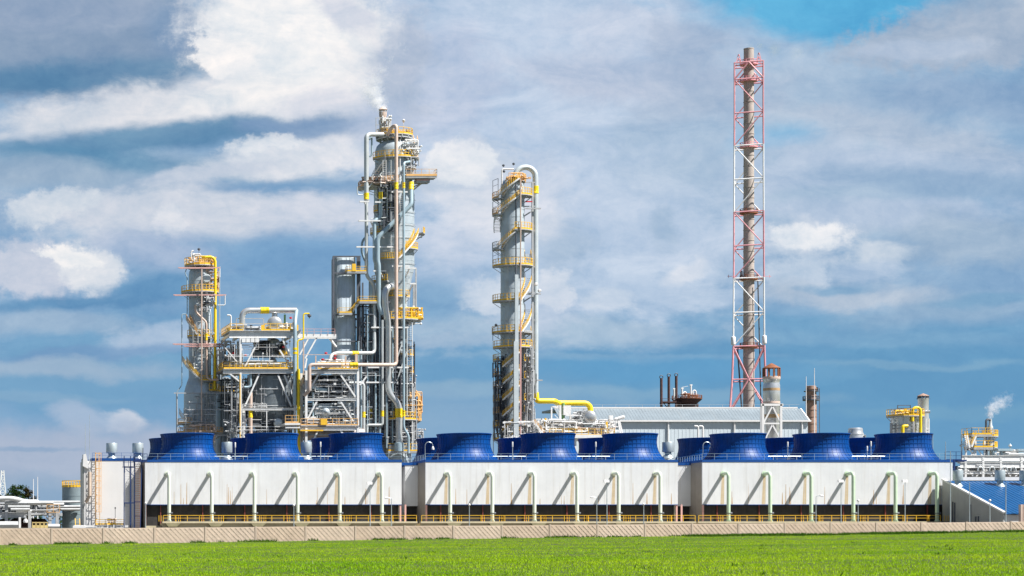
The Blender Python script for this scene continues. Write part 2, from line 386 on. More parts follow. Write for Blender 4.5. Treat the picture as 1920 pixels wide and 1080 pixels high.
    def rail(s, pts, h=1.1, post=1.6, t=.075, kick=.22, ends=True):
        pts = [V(p) for p in pts]; up = V((0, 0, 1)); s.mark(len(s.v)); h0 = s.hold; s.hold = True
        for a, b in zip(pts, pts[1:]):
            L = (b-a).length
            if L < .05: continue
            s.beam(a+up*h, b+up*h, t); s.beam(a+up*h*.55, b+up*h*.55, t*.8)
            if kick: s.beam(a+up*(kick/2), b+up*(kick/2), .04, kick)
            m = max(1, round(L/post))
            for i in range(m): q = a.lerp(b, i/m); s.beam(q, q+up*h, t)
        if ends: s.beam(pts[-1], pts[-1]+up*h, t)
        s.hold = h0; return s
    def build(s, name, m, parent=None, origin=None):
        o = V(origin) if origin is not None else (ORG[parent.name] if parent else V((0, 0, 0)))
        me = bpy.data.meshes.new(name)
        me.from_pydata([(x-o.x, y-o.y, z-o.z) for x, y, z in s.v], [], s.f)
        me.polygons.foreach_set('use_smooth', s.sm); me.materials.append(MATS[m]); me.update()
        if any(s.sm): me.set_sharp_from_angle(angle=R(40))
        ob = bpy.data.objects.new(name, me); C.objects.link(ob)
        if parent: ob.parent = parent
        else: ob.location = o
        ORG[ob.name] = o; return ob
def build_each(mb, name, m, parent):
    st = mb.g+[len(mb.v)]; last = None
    for a, b in zip(st, st[1:]):
        q = MB(); q.v = mb.v[a:b]
        for f, s_ in zip(mb.f, mb.sm):
            if a <= f[0] < b: q.f.append(tuple(i-a for i in f)); q.sm.append(s_)
        if q.f: last = q.build(name, m, parent)
    return last
def tag(o, label=None, cat=None, group=None, kind=None):
    for k, x in (('label', label), ('category', cat), ('group', group), ('kind', kind)):
        if x: o[k] = x
    return o
def thing(name, label, cat, loc, group=None):
    o = bpy.data.objects.new(name, None); C.objects.link(o); o.location = loc; o.empty_display_size = 1
    ORG[o.name] = V(loc); return tag(o, label, cat, group)
def fil(pts, rad, k=5):
    pts = [V(p) for p in pts]; out = [pts[0]]
    for i in range(1, len(pts)-1):
        a, b, c = pts[i-1], pts[i], pts[i+1]; d1 = (a-b); d2 = (c-b); r = min(rad, d1.length*.49, d2.length*.49)
        p, q = b+d1.normalized()*r, b+d2.normalized()*r
        for j in range(k+1):
            t = j/k; out.append(p*(1-t)**2+b*(2*t*(1-t))+q*t*t)
    out.append(pts[-1]); return out
def arc(c, r, a0, a1, z, n=12, z1=None):
    z1 = z if z1 is None else z1
    return [V((c[0]+r*math.cos(R(a0+(a1-a0)*i/n)), c[1]+r*math.sin(R(a0+(a1-a0)*i/n)), z+(z1-z)*i/n)) for i in range(n+1)]
def platform(parent, c, z, r0, r1, a0, a1, rm='yellow', rails=True, n=14, h=1.1, name='platform'):
    b = MB().ring(c, r0, r1, R(a0), R(a1), z, .18, n)
    k = max(2, int(abs(a1-a0)/30))
    for i in range(k+1):
        a = R(a0+(a1-a0)*i/k); e = V((math.cos(a), math.sin(a), 0)); cc = V((c[0], c[1], z-.2))
        b.beam(cc+e*r0, cc+e*r1, .12); b.beam(cc+e*r0-V((0, 0, min(1.2, r1-r0))), cc+e*(r1-.1), .1)
    p = b.build(name, 'steel_grey', parent)
    if rails: MB().rail(arc(c, r1-.05, a0, a1, z, n), h=h, kick=.36, t=.1).build('railing', rm, p)
    return p
def deck(parent, x0, x1, y0, y1, z, rm='yellow', th=.25, sides='flr', mt='steel_grey', name='platform', h=1.1):
    b = MB().box(x0, x1, y0, y1, z-th, z)
    for i in range(3):
        y = y0+.1+(y1-y0-.2)*i/2; b.beam((x0, y, z-th-.1), (x1, y, z-th-.1), .15, .2)
    p = b.build(name, mt, parent); r = MB()
    if 'f' in sides: r.rail([(x0, y0, z), (x1, y0, z)], h, kick=.3)
    if 'b' in sides: r.rail([(x0, y1, z), (x1, y1, z)], h, kick=.3)
    if 'l' in sides: r.rail([(x0, y0, z), (x0, y1, z)], h, kick=.3)
    if 'r' in sides: r.rail([(x1, y0, z), (x1, y1, z)], h, kick=.3)
    if r.v: r.build('railing', rm, p)
    return p
def stair(parent, a, b, wid=.9, rm='yellow'):
    a = V(a); b = V(b); d = V((b.x-a.x, b.y-a.y, 0)); d = d.normalized() if d.length > .01 else V((1, 0, 0)); sd = V((-d.y, d.x, 0))*(wid/2)
    s = MB(); s.beam(a+sd, b+sd, .1, .3); s.beam(a-sd, b-sd, .1, .3); n = max(3, int((b-a).length/.35))
    for i in range(n): q = a.lerp(b, (i+.5)/n); s.beam(q-sd, q+sd, .25, .05)
    p = s.build('stair_flight', 'steel_white', parent)
    MB().rail([a+sd, b+sd], 1.05, 1.2, kick=0).build('handrail', rm, p); MB().rail([a-sd, b-sd], 1.05, 1.2, kick=0).build('handrail', rm, p); return p
def spiral(parent, c, r0, r1, a0, z0, a1, z1, rm='yellow', n=16):
    s = MB(); o = arc(c, r1, a0, a1, z0, n, z1); i_ = arc(c, r0, a0, a1, z0, n, z1)
    for k in range(n):
        s.beam(o[k], o[k+1], .1, .32); s.beam(i_[k], i_[k+1], .1, .3); s.beam(i_[k].lerp(i_[k+1], .5), o[k].lerp(o[k+1], .5), .3, .06)
    p = s.build('spiral_stair', 'steel_white', parent)
    MB().rail(o, 1.05, 1.1, kick=.25).build('handrail', rm, p); MB().rail(i_, 1.05, 1.1, kick=0).build('handrail', rm, p); return p
def ladder(mb, a, b, wid=.55, cage=False, side=V((1, 0, 0)), t=.07):
    a = V(a); b = V(b); e = side*(wid/2); mb.beam(a-e, b-e, t); mb.beam(a+e, b+e, t); n = int((b-a).length/.45)
    for i in range(n): q = a.lerp(b, (i+.5)/n); mb.beam(q-e, q+e, .04)
    if cage:
        m = max(2, int((b-a).length/1.3))
        for i in range(2, m+1):
            q = a.lerp(b, i/m); ring = [q+V((.4*math.sin(w_)*1.0, -.75+.0-.35*math.cos(w_)+.35, 0)) for w_ in [R(x) for x in range(-150, 151, 50)]]
            for u, v in zip(ring, ring[1:]): mb.beam(u, v, .06)
        for w_ in (-90, 0, 90):
            q = V((.4*math.sin(R(w_)), -.75-.35*math.cos(R(w_))+.35, 0)); mb.beam(a.lerp(b, 2/m)+q, b+q, .05)
    return mb
def pipe(label, pts, rpx, m, Y, bands=(), bend=3.0, parent=None, name='process_pipe', n=12, flanges=(), bandmat='yellow_bright', cat='pipe', group=None):
    """pts: (px, py[, extra depth]); bands: two points each"""
    w3 = [P(p[0], p[1], Y+(p[2] if len(p) > 2 else 0)) for p in pts]; r = M(rpx, Y)
    b = MB().tube(fil(w3, r*bend), r, n)
    for (x, y) in flanges:
        c = P(x, y, Y); b.lathe((c.x, c.y, c.z-.12), [(r*1.35, 0), (r*1.35, .24)], n)
    if parent: o = b.build(name, m, parent)
    else: o = tag(b.build(name, m, None, origin=w3[-1]), label, cat, group)
    def depth(x, y):
        best = (1e9, 0)
        for p, q in zip(pts, pts[1:]):
            ux, uy = q[0]-p[0], q[1]-p[1]; k = min(1, max(0, ((x-p[0])*ux+(y-p[1])*uy)/max(1e-6, ux*ux+uy*uy)))
            e = (p[0]+ux*k-x)**2+(p[1]+uy*k-y)**2; d0 = p[2] if len(p) > 2 else 0; d1 = q[2] if len(q) > 2 else 0
            if e < best[0]: best = (e, d0+(d1-d0)*k)
        return Y+best[1]
    for (x0, y0, x1, y1) in bands:
        a, c = P(x0, y0, depth(x0, y0)), P(x1, y1, depth(x1, y1)); d = (c-a)
        bb = MB(); L = d.length
        bb.lathe(a, [(r*1.12, 0), (r*1.12, L*.3), (r*1.04, L*.32), (r*1.12, L*.35), (r*1.12, L*.64), (r*1.04, L*.66), (r*1.12, L*.7), (r*1.12, L)], n, axis=d)
        bb.build('marking_band', bandmat, o)
    return o
def shell(parent, name, cx, Y, prof, m, every=1.9, n=32, cyl=None):
    """prof: (radius px, py) from top to bottom"""
    c = P(cx, 1045, Y); pr = []
    for r, y in reversed(prof): pr.append((max(.02, M(r, Y)), P(0, y, Y).z))
    b = MB().lathe((c.x, c.y, 0), pr, n)
    for (r0, z0), (r1, z1) in zip(pr, pr[1:]):
        if abs(z1-z0) > every*.8 and r0 > .3:
            k = int((z1-z0)/every)
            for i in range(1, k+1):
                t = i/(k+1); r = r0+(r1-r0)*t+.035; z = z0+(z1-z0)*t; b.lathe((c.x, c.y, z-.06), [(r, 0), (r, .12)], n, cap=(True, True))
    return b.build(name, m, parent)
def clutter(rng, x0, x1, y0, y1, z0, z1, n, rmin=.05, rmax=.18):
    b = MB()
    for i in range(n):
        p = V((rng.uniform(x0, x1), rng.uniform(y0, y1), rng.uniform(z0, z1))); r = rng.uniform(rmin, rmax); pts = [p]
        for k in range(rng.randint(2, 4)):
            ax = rng.choice((0, 0, 1, 2, 2)); q = pts[-1].copy(); lo = (x0, y0, z0)[ax]; hi = (x1, y1, z1)[ax]; q[ax] = rng.uniform(lo, hi)
            if (q-pts[-1]).length > r*5: pts.append(q)
        if len(pts) > 1: b.tube(fil(pts, r*2.5, 3), r, 7)
        if rng.random() < .5:
            c = pts[-1]; k = rng.uniform(.1, .26); b.lathe((c.x, c.y, c.z-k), [(k*.7, 0), (k, k*.4), (k, k*1.2), (k*.5, k*1.8)], 8)
        if rng.random() < .35:
            c = pts[0]; k = rng.uniform(.12, .3); b.box(c.x-k, c.x+k, c.y-k*.6, c.y+k*.6, c.z-k*.8, c.z+k*.8)
    return b
ZG = 5.0          # yard level
# ================================================================ terrain
FA, FB = V((21.0, 345.0, 0)), V((198.5, 375.0, 0)); FD = (FB-FA); FL = FD.length; FDN = FD.normalized()
FN = V((FDN.y, -FDN.x, 0))                      # towards the field
def fence_t(x, y): return ((x-FA.x)*FDN.x+(y-FA.y)*FDN.y)/FL
def behind(x, y): return -((x-FA.x)*FN.x+(y-FA.y)*FN.y)
def fieldz(x, y):
    q = mnoise.noise(V((x*.03, y*.012, 3.1)))*.14+mnoise.noise(V((x*.11, y*.05, 7.7)))*.05
    k = min(1, max(0, (y-60)/60))
    xx = max(-60, min(260, x))
    return -2.07+.01194*xx*k+.0109*max(20, y)+q*k
def groundz(x, y):
    d = behind(x, y); z = fieldz(x, min(y, 420))
    if d > 1.0:
        k = min(1, (d-1)/30); k = k*k*(3-2*k); z = z*(1-k)+ZG*k
    return z
def grid_mesh(name, m, xs, ys, zf, mask=None):
    vs = []; idx = {}; fs = []
    for j, y in enumerate(ys):
        for i, x in enumerate(xs): vs.append((x, y, zf(x, y)))
    n = len(xs)
    for j in range(len(ys)-1):
        for i in range(n-1): fs.append((j*n+i, j*n+i+1, (j+1)*n+i+1, (j+1)*n+i))
    b = MB().add(vs, fs, True); return b
def span(a, b, s):
    k = max(1, int(round((b-a)/s))); return [a+(b-a)*i/k for i in range(k+1)]
xs = [-9000, -3000, -1000, -400, -150]+span(-80, 330, 6)[0:]+[450, 700, 1300, 3500, 9000]
ys = [-300, -100, -30]+span(0, 460, 5)+[520, 600, 760, 1000, 1600, 3000, 7000, 14000]
ob = grid_mesh('ground', 'field_soil', xs, ys, groundz).build('ground', 'field_soil'); ob['kind'] = 'structure'
ys2 = [320+i*4 for i in range(40)]+[500, 560, 700, 1100]
yard = MB(); 
# yard surfacing behind the fence, following the ground just above it
ts = span(-.6, 1.9, .02); ds = [1.6, 5, 10, 16, 22, 28, 34, 45, 70, 120, 240]
vs = []; fs = []
for d in ds:
    for t in ts:
        p = FA+FD*t-FN*d; vs.append((p.x, p.y, groundz(p.x, p.y)+.12))
n = len(ts)
for j in range(len(ds)-1):
    for i in range(n-1): fs.append((j*n+i, j*n+i+1, (j+1)*n+i+1, (j+1)*n+i))
ob = yard.add(vs, fs, True).build('yard', 'yard_gravel'); ob['kind'] = 'structure'

# ================================================================ grass
rs = np.random.RandomState(5)
def blades(name, m, n, hmin, hmax, per, spread, ylo, yhi, wid, pick=None, label=None):
    # n tufts spread so that their density follows how large they show
    y = ylo*(yhi/ylo)**rs.rand(n*2)
    xa = (0-PX)*y/F-14; xb = (1920-PX)*y/F+22
    x = xa+(xb-xa)*rs.rand(n*2)
    d = -((x-FA.x)*FN.x+(y-FA.y)*FN.y); ok = d < -.4
    if pick is not None: ok &= pick(x, y, d)
    x, y = x[ok][:n], y[ok][:n]
    z = np.array([fieldz(a, b) for a, b in zip(x, y)])
    k = len(x); X = np.repeat(x, per)+rs.randn(k*per)*spread; Y = np.repeat(y, per)+rs.randn(k*per)*spread; Z = np.repeat(z, per)-.03
    sc = np.repeat(.75+.5*rs.rand(k), per); h = (hmin+(hmax-hmin)*rs.rand(k*per))*sc; a = rs.rand(k*per)*2*np.pi
    lean = h*(.15+.5*rs.rand(k*per)); la = rs.rand(k*per)*2*np.pi; w_ = wid*(.6+.8*rs.rand(k*per))
    ca, sa = np.cos(a)*w_, np.sin(a)*w_
    vs = np.empty((k*per, 4, 3), np.float32)
    vs[:, 0] = np.stack([X-ca, Y-sa, Z], 1); vs[:, 1] = np.stack([X+ca, Y+sa, Z], 1)
    mx, my = X+np.cos(la)*lean*.4, Y+np.sin(la)*lean*.4
    vs[:, 2] = np.stack([mx+ca*.8, my+sa*.8, Z+h*.6], 1)
    vs[:, 3] = np.stack([X+np.cos(la)*lean, Y+np.sin(la)*lean, Z+h], 1)
    q = k*per; me = bpy.data.meshes.new(name); me.vertices.add(q*4); me.vertices.foreach_set('co', vs.ravel())
    base = np.arange(q)*4; li = np.stack([base, base+1, base+2, base, base+2, base+3], 1).ravel().astype(np.int32)
    me.loops.add(q*6); me.loops.foreach_set('vertex_index', li); me.polygons.add(q*2)
    me.polygons.foreach_set('loop_start', np.arange(q*2, dtype=np.int32)*3); me.polygons.foreach_set('loop_total', np.full(q*2, 3, np.int32))
    me.update(calc_edges=True); me.validate(); me.materials.append(MATS[m])
    ob = bpy.data.objects.new(name, me); C.objects.link(ob); ob['kind'] = 'stuff'
    if label: ob['label'] = label; ob['category'] = 'plants'
    return ob
blades('grass', 'grass_blade', 125000, .05, .14, 6, .2, 62, 385, .016, None, 'bright green crop of short grass covering the field')
blades('weeds', 'weed_leaf', 26000, .15, .5, 12, .3, 250, 385, .035, lambda x, y, d: (d > -6-14*(x > 130)) & (np.sin(x*.23)+np.sin(x*.61+1)+np.sin(x*1.7) > -.6*(x > 130)+.55*(x <= 130)), 'dark green weeds along the foot of the boundary wall')
blades('pale_weeds', 'weed_pale', 34, .12, .3, 9, .22, 80, 360, .022, lambda x, y, d: np.sin(x*.35+y*.05)+np.sin(y*.11) > .2, 'pale flowering weeds dotted through the grass')
blades('tall_weeds', 'weed_leaf', 90, .12, .28, 10, .2, 75, 300, .025, None, 'darker tufts of weeds dotted over the grass field')

# ================================================================ boundary wall of concrete panels
fz = lambda t: 4.63+(6.22-4.63)*t-2.75
fence = thing('concrete_wall', 'long beige precast concrete boundary wall with diagonal lattice panels', 'wall', (FA.x, FA.y, fz(0)))
step = FL/21.3; rngf = random.Random(3)
for i in range(-4, 27):
    t0, t1 = i*step/FL, (i+1)*step/FL; a, b = FA+FD*t0, FA+FD*t1; za, zb = fz(t0), fz(t1); h = 2.62+rngf.uniform(-.03, .05)
    pm = rngf.choice(('fence_concrete', 'fence_concrete', 'fence_pale'))
    w1_ = MB(); a2, b2 = a+FDN*.16, b-FDN*.16
    def q(p, o, z): return (p.x+FN.x*o, p.y+FN.y*o, z)
    w1_.hexa([q(a2, .05, za-.6), q(b2, .05, zb-.6), q(b2, -.07, zb-.6), q(a2, -.07, za-.6), q(a2, .05, za+h), q(b2, .05, zb+h), q(b2, -.07, zb+h), q(a2, -.07, za+h)])
    L = (b2-a2).length; sp = .80
    for sgn in (1, -1):
        k = -int(h/sp)-1
        while k*sp < L+h:
            # rib on the line s = k*sp +- z, clipped to the panel
            s0, z0_, s1, z1_ = (k*sp, .12, k*sp+h-.2, h-.08) if sgn > 0 else (k*sp+h-.2, .12, k*sp, h-.08)
            ss = [(s0, z0_), (s1, z1_)]
            if s0 > s1: ss.reverse()
            (u0, v0), (u1, v1) = ss
            if u1 > .15 and u0 < L-.15:
                if u0 < .1: v0 += (v1-v0)*(.1-u0)/(u1-u0); u0 = .1
                if u1 > L-.1: v1 = v0+(v1-v0)*(L-.1-u0)/(u1-u0); u1 = L-.1
                if u1-u0 > .15:
                    o = .058 if sgn > 0 else .063
                    pa = a2+FDN*u0; pb = a2+FDN*u1; ga = za+(zb-za)*u0/L; gb = za+(zb-za)*u1/L
                    w1_.beam(q(pa, o, ga+v0), q(pb, o, gb+v1), .052 if sgn > 0 else .066, .1 if sgn > 0 else .12)
            k += 1
    w1_.build('panel', pm, fence)
    p = MB(); z = za; p.beam(q(a, .02, z-.6), q(a, .02, z+h+.08), .3, .3)
    p.build('post', 'fence_pale', fence)

# ================================================================ cooling towers
def fan_proto():
    pr = [(7.25, 0), (6.75, .22), (6.15, .75), (5.6, 1.4), (5.15, 2.2), (4.88, 3.1), (4.80, 3.9), (4.86, 4.7), (5.02, 5.3), (5.06, 5.45), (4.92, 5.45), (4.72, 4.6), (4.65, 3.6), (4.9, 2.4), (5.4, 1.3)]
    b = MB().lathe((0, 0, 0), pr, 48, cap=(False, False))
    for k in range(40):
        a = 2*math.pi*k/40; e = V((math.cos(a), math.sin(a), 0))
        for (r0, z0), (r1, z1) in zip(pr[:9], pr[1:10]): b.beam(e*(r0+.02)+V((0, 0, z0)), e*(r1+.02)+V((0, 0, z1)), .055, .05)
    for r, z in ((6.15, .75), (5.33, 1.8), (4.97, 2.75), (4.83, 3.55), (4.85, 4.5)): b.lathe((0, 0, z-.05), [(r+.07, 0), (r+.07, .1)], 48)
    b.lathe((0, 0, 5.36), [(5.1, 0), (5.16, .05), (5.16, .16), (5.1, .2)], 48)
    return b
FAN = fan_proto()
DZ = 18.0
def cooling_tower(label, xf0, xf1, stacks, backs, pipes, link, first, pm='mint_pale'):
    X0, X1 = P(xf0, 0, 410).x, P(xf1, 0, 410).x; Yf, Ym, Yb = 410.0, 426.0, 442.0
    t = thing('cooling_tower', label, 'cooling tower', ((X0+X1)/2, 418, ZG), 'cooling tower blocks behind the boundary wall')
    zb, zt = 9.9, 17.85
    # casing: front and end walls, with the back row set a little to the right
    b = MB(); b.box(X0, X1, Yf, Yf+.35, zb, zt); b.box(X1-.35, X1, Yf+.352, Ym-.002, ZG+.6, zt)
    b.box(X0+6, X1, Ym+.3, Ym+.6, zb+.08, zt-.05); b.box(X0+2, X1, Yb-.3, Yb, zb, zt-.05)
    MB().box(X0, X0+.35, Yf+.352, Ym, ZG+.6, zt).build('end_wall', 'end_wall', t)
    if link: b.box(link[0], link[1], 415.8, 416.1, 9.74, 17.5); b.box(link[0], link[0]+.3, 416.102, 426, ZG+.6, 17.5)
    x = X0+1.1; rj = random.Random(int(xf0))
    while x < X1-.4: b.box(x, x+rj.uniform(.02, .035), Yf-.009, Yf-.001, zb+.06, zt-.02); x += rj.choice((1.2, 1.2, 1.2, 2.4))
    b.build('casing', 'wall_white', t)
    b = MB(); b.box(X0+.353, X1-.353, Yf+.36, Ym-.01, zt-.3, DZ); b.box(X0+6, X1-.05, Ym+.605, Yb-.305, zt-.3, DZ-.01)
    if link: b.box(X1+.06, link[1], 416.15, 424, zt-.6, DZ-.02)
    b.build('roof_deck', 'deck_blue', t)
    b = MB(); b.box(X0-.05, X1+.05, Yf-.06, Yf+.1, zt+.002, DZ+.3); b.box(X0-.05, X0+.1, Yf+.102, Ym, zt+.002, DZ+.3); b.box(X0-.02, X1+.02, Yf-.03, Yf-.003, zb-.1, zb+.02)
    if link: b.box(X1+.07, link[1], 415.7, 416.14, 17.503, DZ+.02)
    b.build('edge_flashing', 'deck_blue', t)
    b = MB().rail([(X0, Yf+.2, DZ+.3), (X1, Yf+.2, DZ+.3)], 1.15, 2.4, .04, kick=0); b.rail([(X0, Ym+.1, DZ+.0), (X0, Yf+.2, DZ+.0)], 1.3, 1.2, .06, kick=0)
    b.build('roof_railing', 'pipe_blue', t)
    # dark air inlet with fill packs
    b = MB(); b.box(X0+.5, X1-.5, Yf+.9, Yf+1.3, ZG+.6, zb+.3); b.box(X0+.5, X1-.5, Ym+.9, Ym+1.2, ZG+.6, zb+.3)
    if link: b.box(link[0]+.3, link[1], 416.6, 416.9, ZG+.6, 9.9)
    b.box(X0+.4, X1-.4, Yf+.36, Ym-.3, zb+.32, zb+.4)
    b.build('air_inlet', 'louvre', t)
    b = MB(); x = X0+3.0
    while x < X1-2: b.box(x-.09, x+.09, Yf+.55, Yf+.75, ZG+.6, zb+.3); x += 3.95*2
    build_each(b, 'inlet_post', 'post_red', t)
    b = MB()
    for x in (X0+.18, X1-.18, X1+.75): b.box(x-.14, x+.14, Yf+.05, Yf+.3, ZG+.5, zb-.002)
    build_each(b, 'corner_post', 'pink_pipe', t)
    # basin ledge, sump boxes, railing
    px0 = 305 if first else xf0-9
    XL = P(px0, 0, 407).x; XR = X1+2.0
    if xf1 > 1700: XR = P(1762, 0, 407).x
    b = MB(); b.box(XL, XR, 407.2, Yf+.9, ZG-1.5, 6.35); b.box(XL-.1, XR+.1, 406.5, 407.6, 6.36, 6.68)
    if first: b.box(X0, XL-.15, 408.5, Yf+.9, ZG-1.5, 5.9)
    b.build('basin', 'basin', t)
    b = MB()
    for px in pipes:
        c = P(px+8, 0, 406.8).x; b.hexa([(c-1.0, 406.3, 5.7), (c+.6, 406.3, 5.7), (c+.6, 407.15, 5.7), (c-1.0, 407.15, 5.7), (c-1.5, 406.3, 6.33), (c+1.3, 406.3, 6.33), (c+1.3, 407.15, 6.33), (c-1.5, 407.15, 6.33)])
    build_each(b, 'sump_box', 'basin_dark', t)
    b = MB().rail([(XL+.05, 406.6, 6.68), (XR-.05, 406.6, 6.68)], 1.12, 2.2, .085, kick=0)
    for px in pipes:
        c = P(px, 0, 406.9).x
        for dx_ in (-1.9, -1.5, 1.3, 1.75, 2.1):
            b.beam((c+dx_, 406.75, 6.68), (c+dx_, 406.75, 7.8), .09)
    b.build('basin_railing', 'yellow', t)
    # risers
    for px in pipes:
        Yp = 407.35; xw = P(px, 0, Yp).x; zt_ = 16.0
        r = .335; pts = fil([(xw, Yp, 6.5), (xw, Yp, zt_-r), (xw, Yf+.1, zt_-r)], .75, 6)
        p = MB().tube(pts, r, 14).lathe((xw, Yp, 6.69), [(r*1.5, 0), (r*1.5, .12), (r*1.1, .14), (r*1.1, .3)], 14).lathe((xw, Yf-.12, zt_-r), [(r*1.5, 0), (r*1.5, .1)], 14, axis=(0, 1, 0)).build('riser_pipe', pm, t)
        v = MB(); v.lathe((xw, Yp, 8.15), [(r*1.25, 0), (r*1.25, .12)], 14); v.lathe((xw+.42, Yp-.1, 8.2), [(.22, -.2), (.22, .2)], 8, axis=(1, 0, 0)); v.beam((xw-.5, Yp, 8.2), (xw+.5, Yp, 8.2), .12)
        v.build('valve', 'steel_dark', p)
        rg = random.Random(px); s = MB(); hh = rg.uniform(3, 5.6)
        s.add([(xw-r-.15, Yf-.004, zb+.05), (xw+r*.6, Yf-.004, zb+.05), (xw+r*.8, Yf-.004, zt_-.9), (xw-r*.6, Yf-.004, zt_-.7)], [(0, 1, 2, 3)])
        if px > 600: s.build('rust_stain', 'stain', t)
        for k in range(rg.randint(1, 4)):
            x = xw+rg.uniform(1.2, 6.4); wd = rg.uniform(.03, .12); h = rg.uniform(.8, 4.5)
            if x < X1-.3:
                MB().add([(x-wd, Yf-.004, zb+.05), (x+wd, Yf-.004, zb+.05), (x+wd*.5, Yf-.004, zb+h), (x-wd*.3, Yf-.004, zb+h*.95)], [(0, 1, 2, 3)]).build('rust_streak', 'stain_dark', t)
    # fan stacks: copies of one shared mesh
    global FANME
    for row, Yc, z in ((stacks, 418.0, DZ), (backs, 434.0, DZ-.005)):
        for px in row:
            x = P(px, 0, Yc).x
            if FANME is None:
                o = FAN.build('fan_stack', 'fan_blue', t, origin=(0, 0, 0)); FANME = o.data; o.parent = t
            else:
                o = bpy.data.objects.new('fan_stack', FANME); C.objects.link(o); o.parent = t
            o.location = V((x, Yc, z))-ORG[t.name]; o.rotation_euler = (0, 0, R(px*7 % 9))
    # roof cable trays seen between the stacks
    b = MB()
    for px in stacks[:-1]:
        c = P(px+78, 0, 414).x
        b.tube([(c-3, 412, DZ+1.0), (c+3.2, 412, DZ+1.0)], .1, 6); b.tube([(c-1.5, 412.2, DZ+.6), (c+2.2, 412.2, DZ+.6)], .09, 6); b.beam((c-2, 412, DZ), (c-2, 412, DZ+1), .1); b.beam((c+2.4, 412, DZ), (c+2.4, 412, DZ+1), .1)
    b.build('roof_piping', 'galvanised', t)
    return t
FANME = None
cooling_tower('leftmost white cooling tower block, beside the navy ladder towers, with blue fan stacks', 272, 753, (351, 509, 667), (328, 480, 632), (317, 397, 477, 558, 637, 716), (P(759.5, 0, 415.8).x, P(798, 0, 410).x-.01), True)
cooling_tower('middle white cooling tower block in front of the tall stair-wrapped column', 798, 1271, (870, 1027, 1181), (830, 982, 1134), (844, 923, 1002, 1082, 1160, 1238), (P(1269, 0, 415.8).x, P(1317, 0, 410).x-.01), False)
cooling_tower('right-hand white cooling tower block with the rustiest mint pipes, next to the blue roof', 1317, 1786, (1383.5, 1540, 1694), (1321, 1473, 1625), (1366, 1444, 1521, 1600, 1679, 1757), None, False, 'mint')

# ================================================================ lamp posts and masts
def lamp_post(label, px, ytop, ybot, Y, kind, r=.075, group='lamp posts in front of the cooling towers'):
    base = P(px, ybot, Y); top = P(px, ytop, Y)
    t = thing('lamp_post', label, 'lamp post', base, group)
    b = MB().tube([base, base.lerp(top, .5), top], [r*1.3, r, r*.75], 8)
    if kind == 'flood': b.beam(top+V((-.35, 0, 0)), top+V((.35, 0, 0)), .08)
    if kind == 'arm_left': b.tube(fil([top, top+V((0, 0, .35)), top+V((-.75, -.1, .5))], .4), r*.7, 6)
    if kind == 'arm_right': b.tube(fil([top, top+V((0, 0, .35)), top+V((.75, -.1, .5))], .4), r*.7, 6)
    if kind == 'hook': b.tube(arc_xz(top, .75, r*.9), r*.9, 6)
    b.build('pole', 'galvanised', t)
    h = MB()
    if kind == 'flood':
        for s in (-.38, .1): h.hexa([(top.x+s-.2, Y-.35, top.z-.15), (top.x+s+.25, Y-.35, top.z-.15), (top.x+s+.25, Y+.1, top.z-.1), (top.x+s-.2, Y+.1, top.z-.1), (top.x+s-.2, Y-.25, top.z+.35), (top.x+s+.25, Y-.25, top.z+.35), (top.x+s+.25, Y+.1, top.z+.3), (top.x+s-.2, Y+.1, top.z+.3)])
    elif kind == 'arm_left': h.drum(top+V((-.7, -.1, .47)), top+V((-1.2, -.12, .43)), .14, 10)
    elif kind == 'arm_right': h.drum(top+V((.7, -.1, .47)), top+V((1.2, -.12, .43)), .14, 10)
    elif kind == 'hook': h.lathe((top.x+1.5, Y, top.z-.75), [(.3, 0), (.3, .25), (.2, .5), (.08, .7)], 10)
    elif kind == 'ball': h.lathe((top.x, Y, top.z-.1), [(.03, 0), (.2, .15), (.22, .3), (.12, .45), (.02, .5)], 10)
    elif kind == 'tube': h.drum(top+V((0, 0, -1.0)), top+V((0, 0, -.1)), .14, 8)
    if h.v: h.build('lamp_head', 'white_paint', t)
    return t
def arc_xz(p, r, _):
    return [p+V((r-r*math.cos(R(a)), 0, r*math.sin(R(a)))) for a in range(0, 181, 15)]
LP = [
 (273, 945, 995, 404, 'ball', 'short thin lamp post at the corner beside the navy ladder towers'),
 (551, 949, 992, 402, 'ball', 'short lamp post beside the fourth mint riser of the leftmost block'),
 (694, 907, 992, 401, 'flood', 'floodlight pole in front of the last mint riser of the leftmost block'),
 (734, 938, 992, 401, 'arm_left', 'lamp post with a short arm near the right end of the leftmost block'),
 (880, 948, 990, 401, 'ball', 'short lamp post between the first two mint risers of the middle block'),
 (1119, 937, 989, 401, 'arm_left', 'lamp post with a short arm at the fifth mint riser of the middle block'),
 (1138, 903, 989, 401, 'flood', 'tall floodlight pole left of the fifth mint riser of the middle block'),
 (1207, 947, 988, 401, 'ball', 'short lamp post left of the last mint riser of the middle block'),
 (1530, 934, 988, 400, 'arm_right', 'thin lamp post right of the third mint riser of the right-hand block'),
 (1577, 903, 988, 400, 'flood', 'tall floodlight pole left of the fourth mint riser of the right-hand block'),
 (1609, 940, 988, 400, 'ball', 'short lamp post just right of the fourth mint riser of the right-hand block'),
 (1697, 903, 988, 400, 'flood', 'tall floodlight pole right of the fifth mint riser of the right-hand block'),
 (1782, 846, 986, 384, 'none', 'very tall thin mast in front of the right end of the cooling towers'),
 (1818, 905, 985, 384, 'none', 'tall thin mast in front of the grey sloping gable wall'),
 (1856, 940, 985, 384, 'ball', 'short lamp post at the low end of the grey sloping gable wall'),
 (1886, 905, 985, 384, 'none', 'tall thin mast in front of the blue roof'),
]
for px, y0, y1, Y, k, lb in LP: lamp_post(lb, px, y0, y1, Y, k)
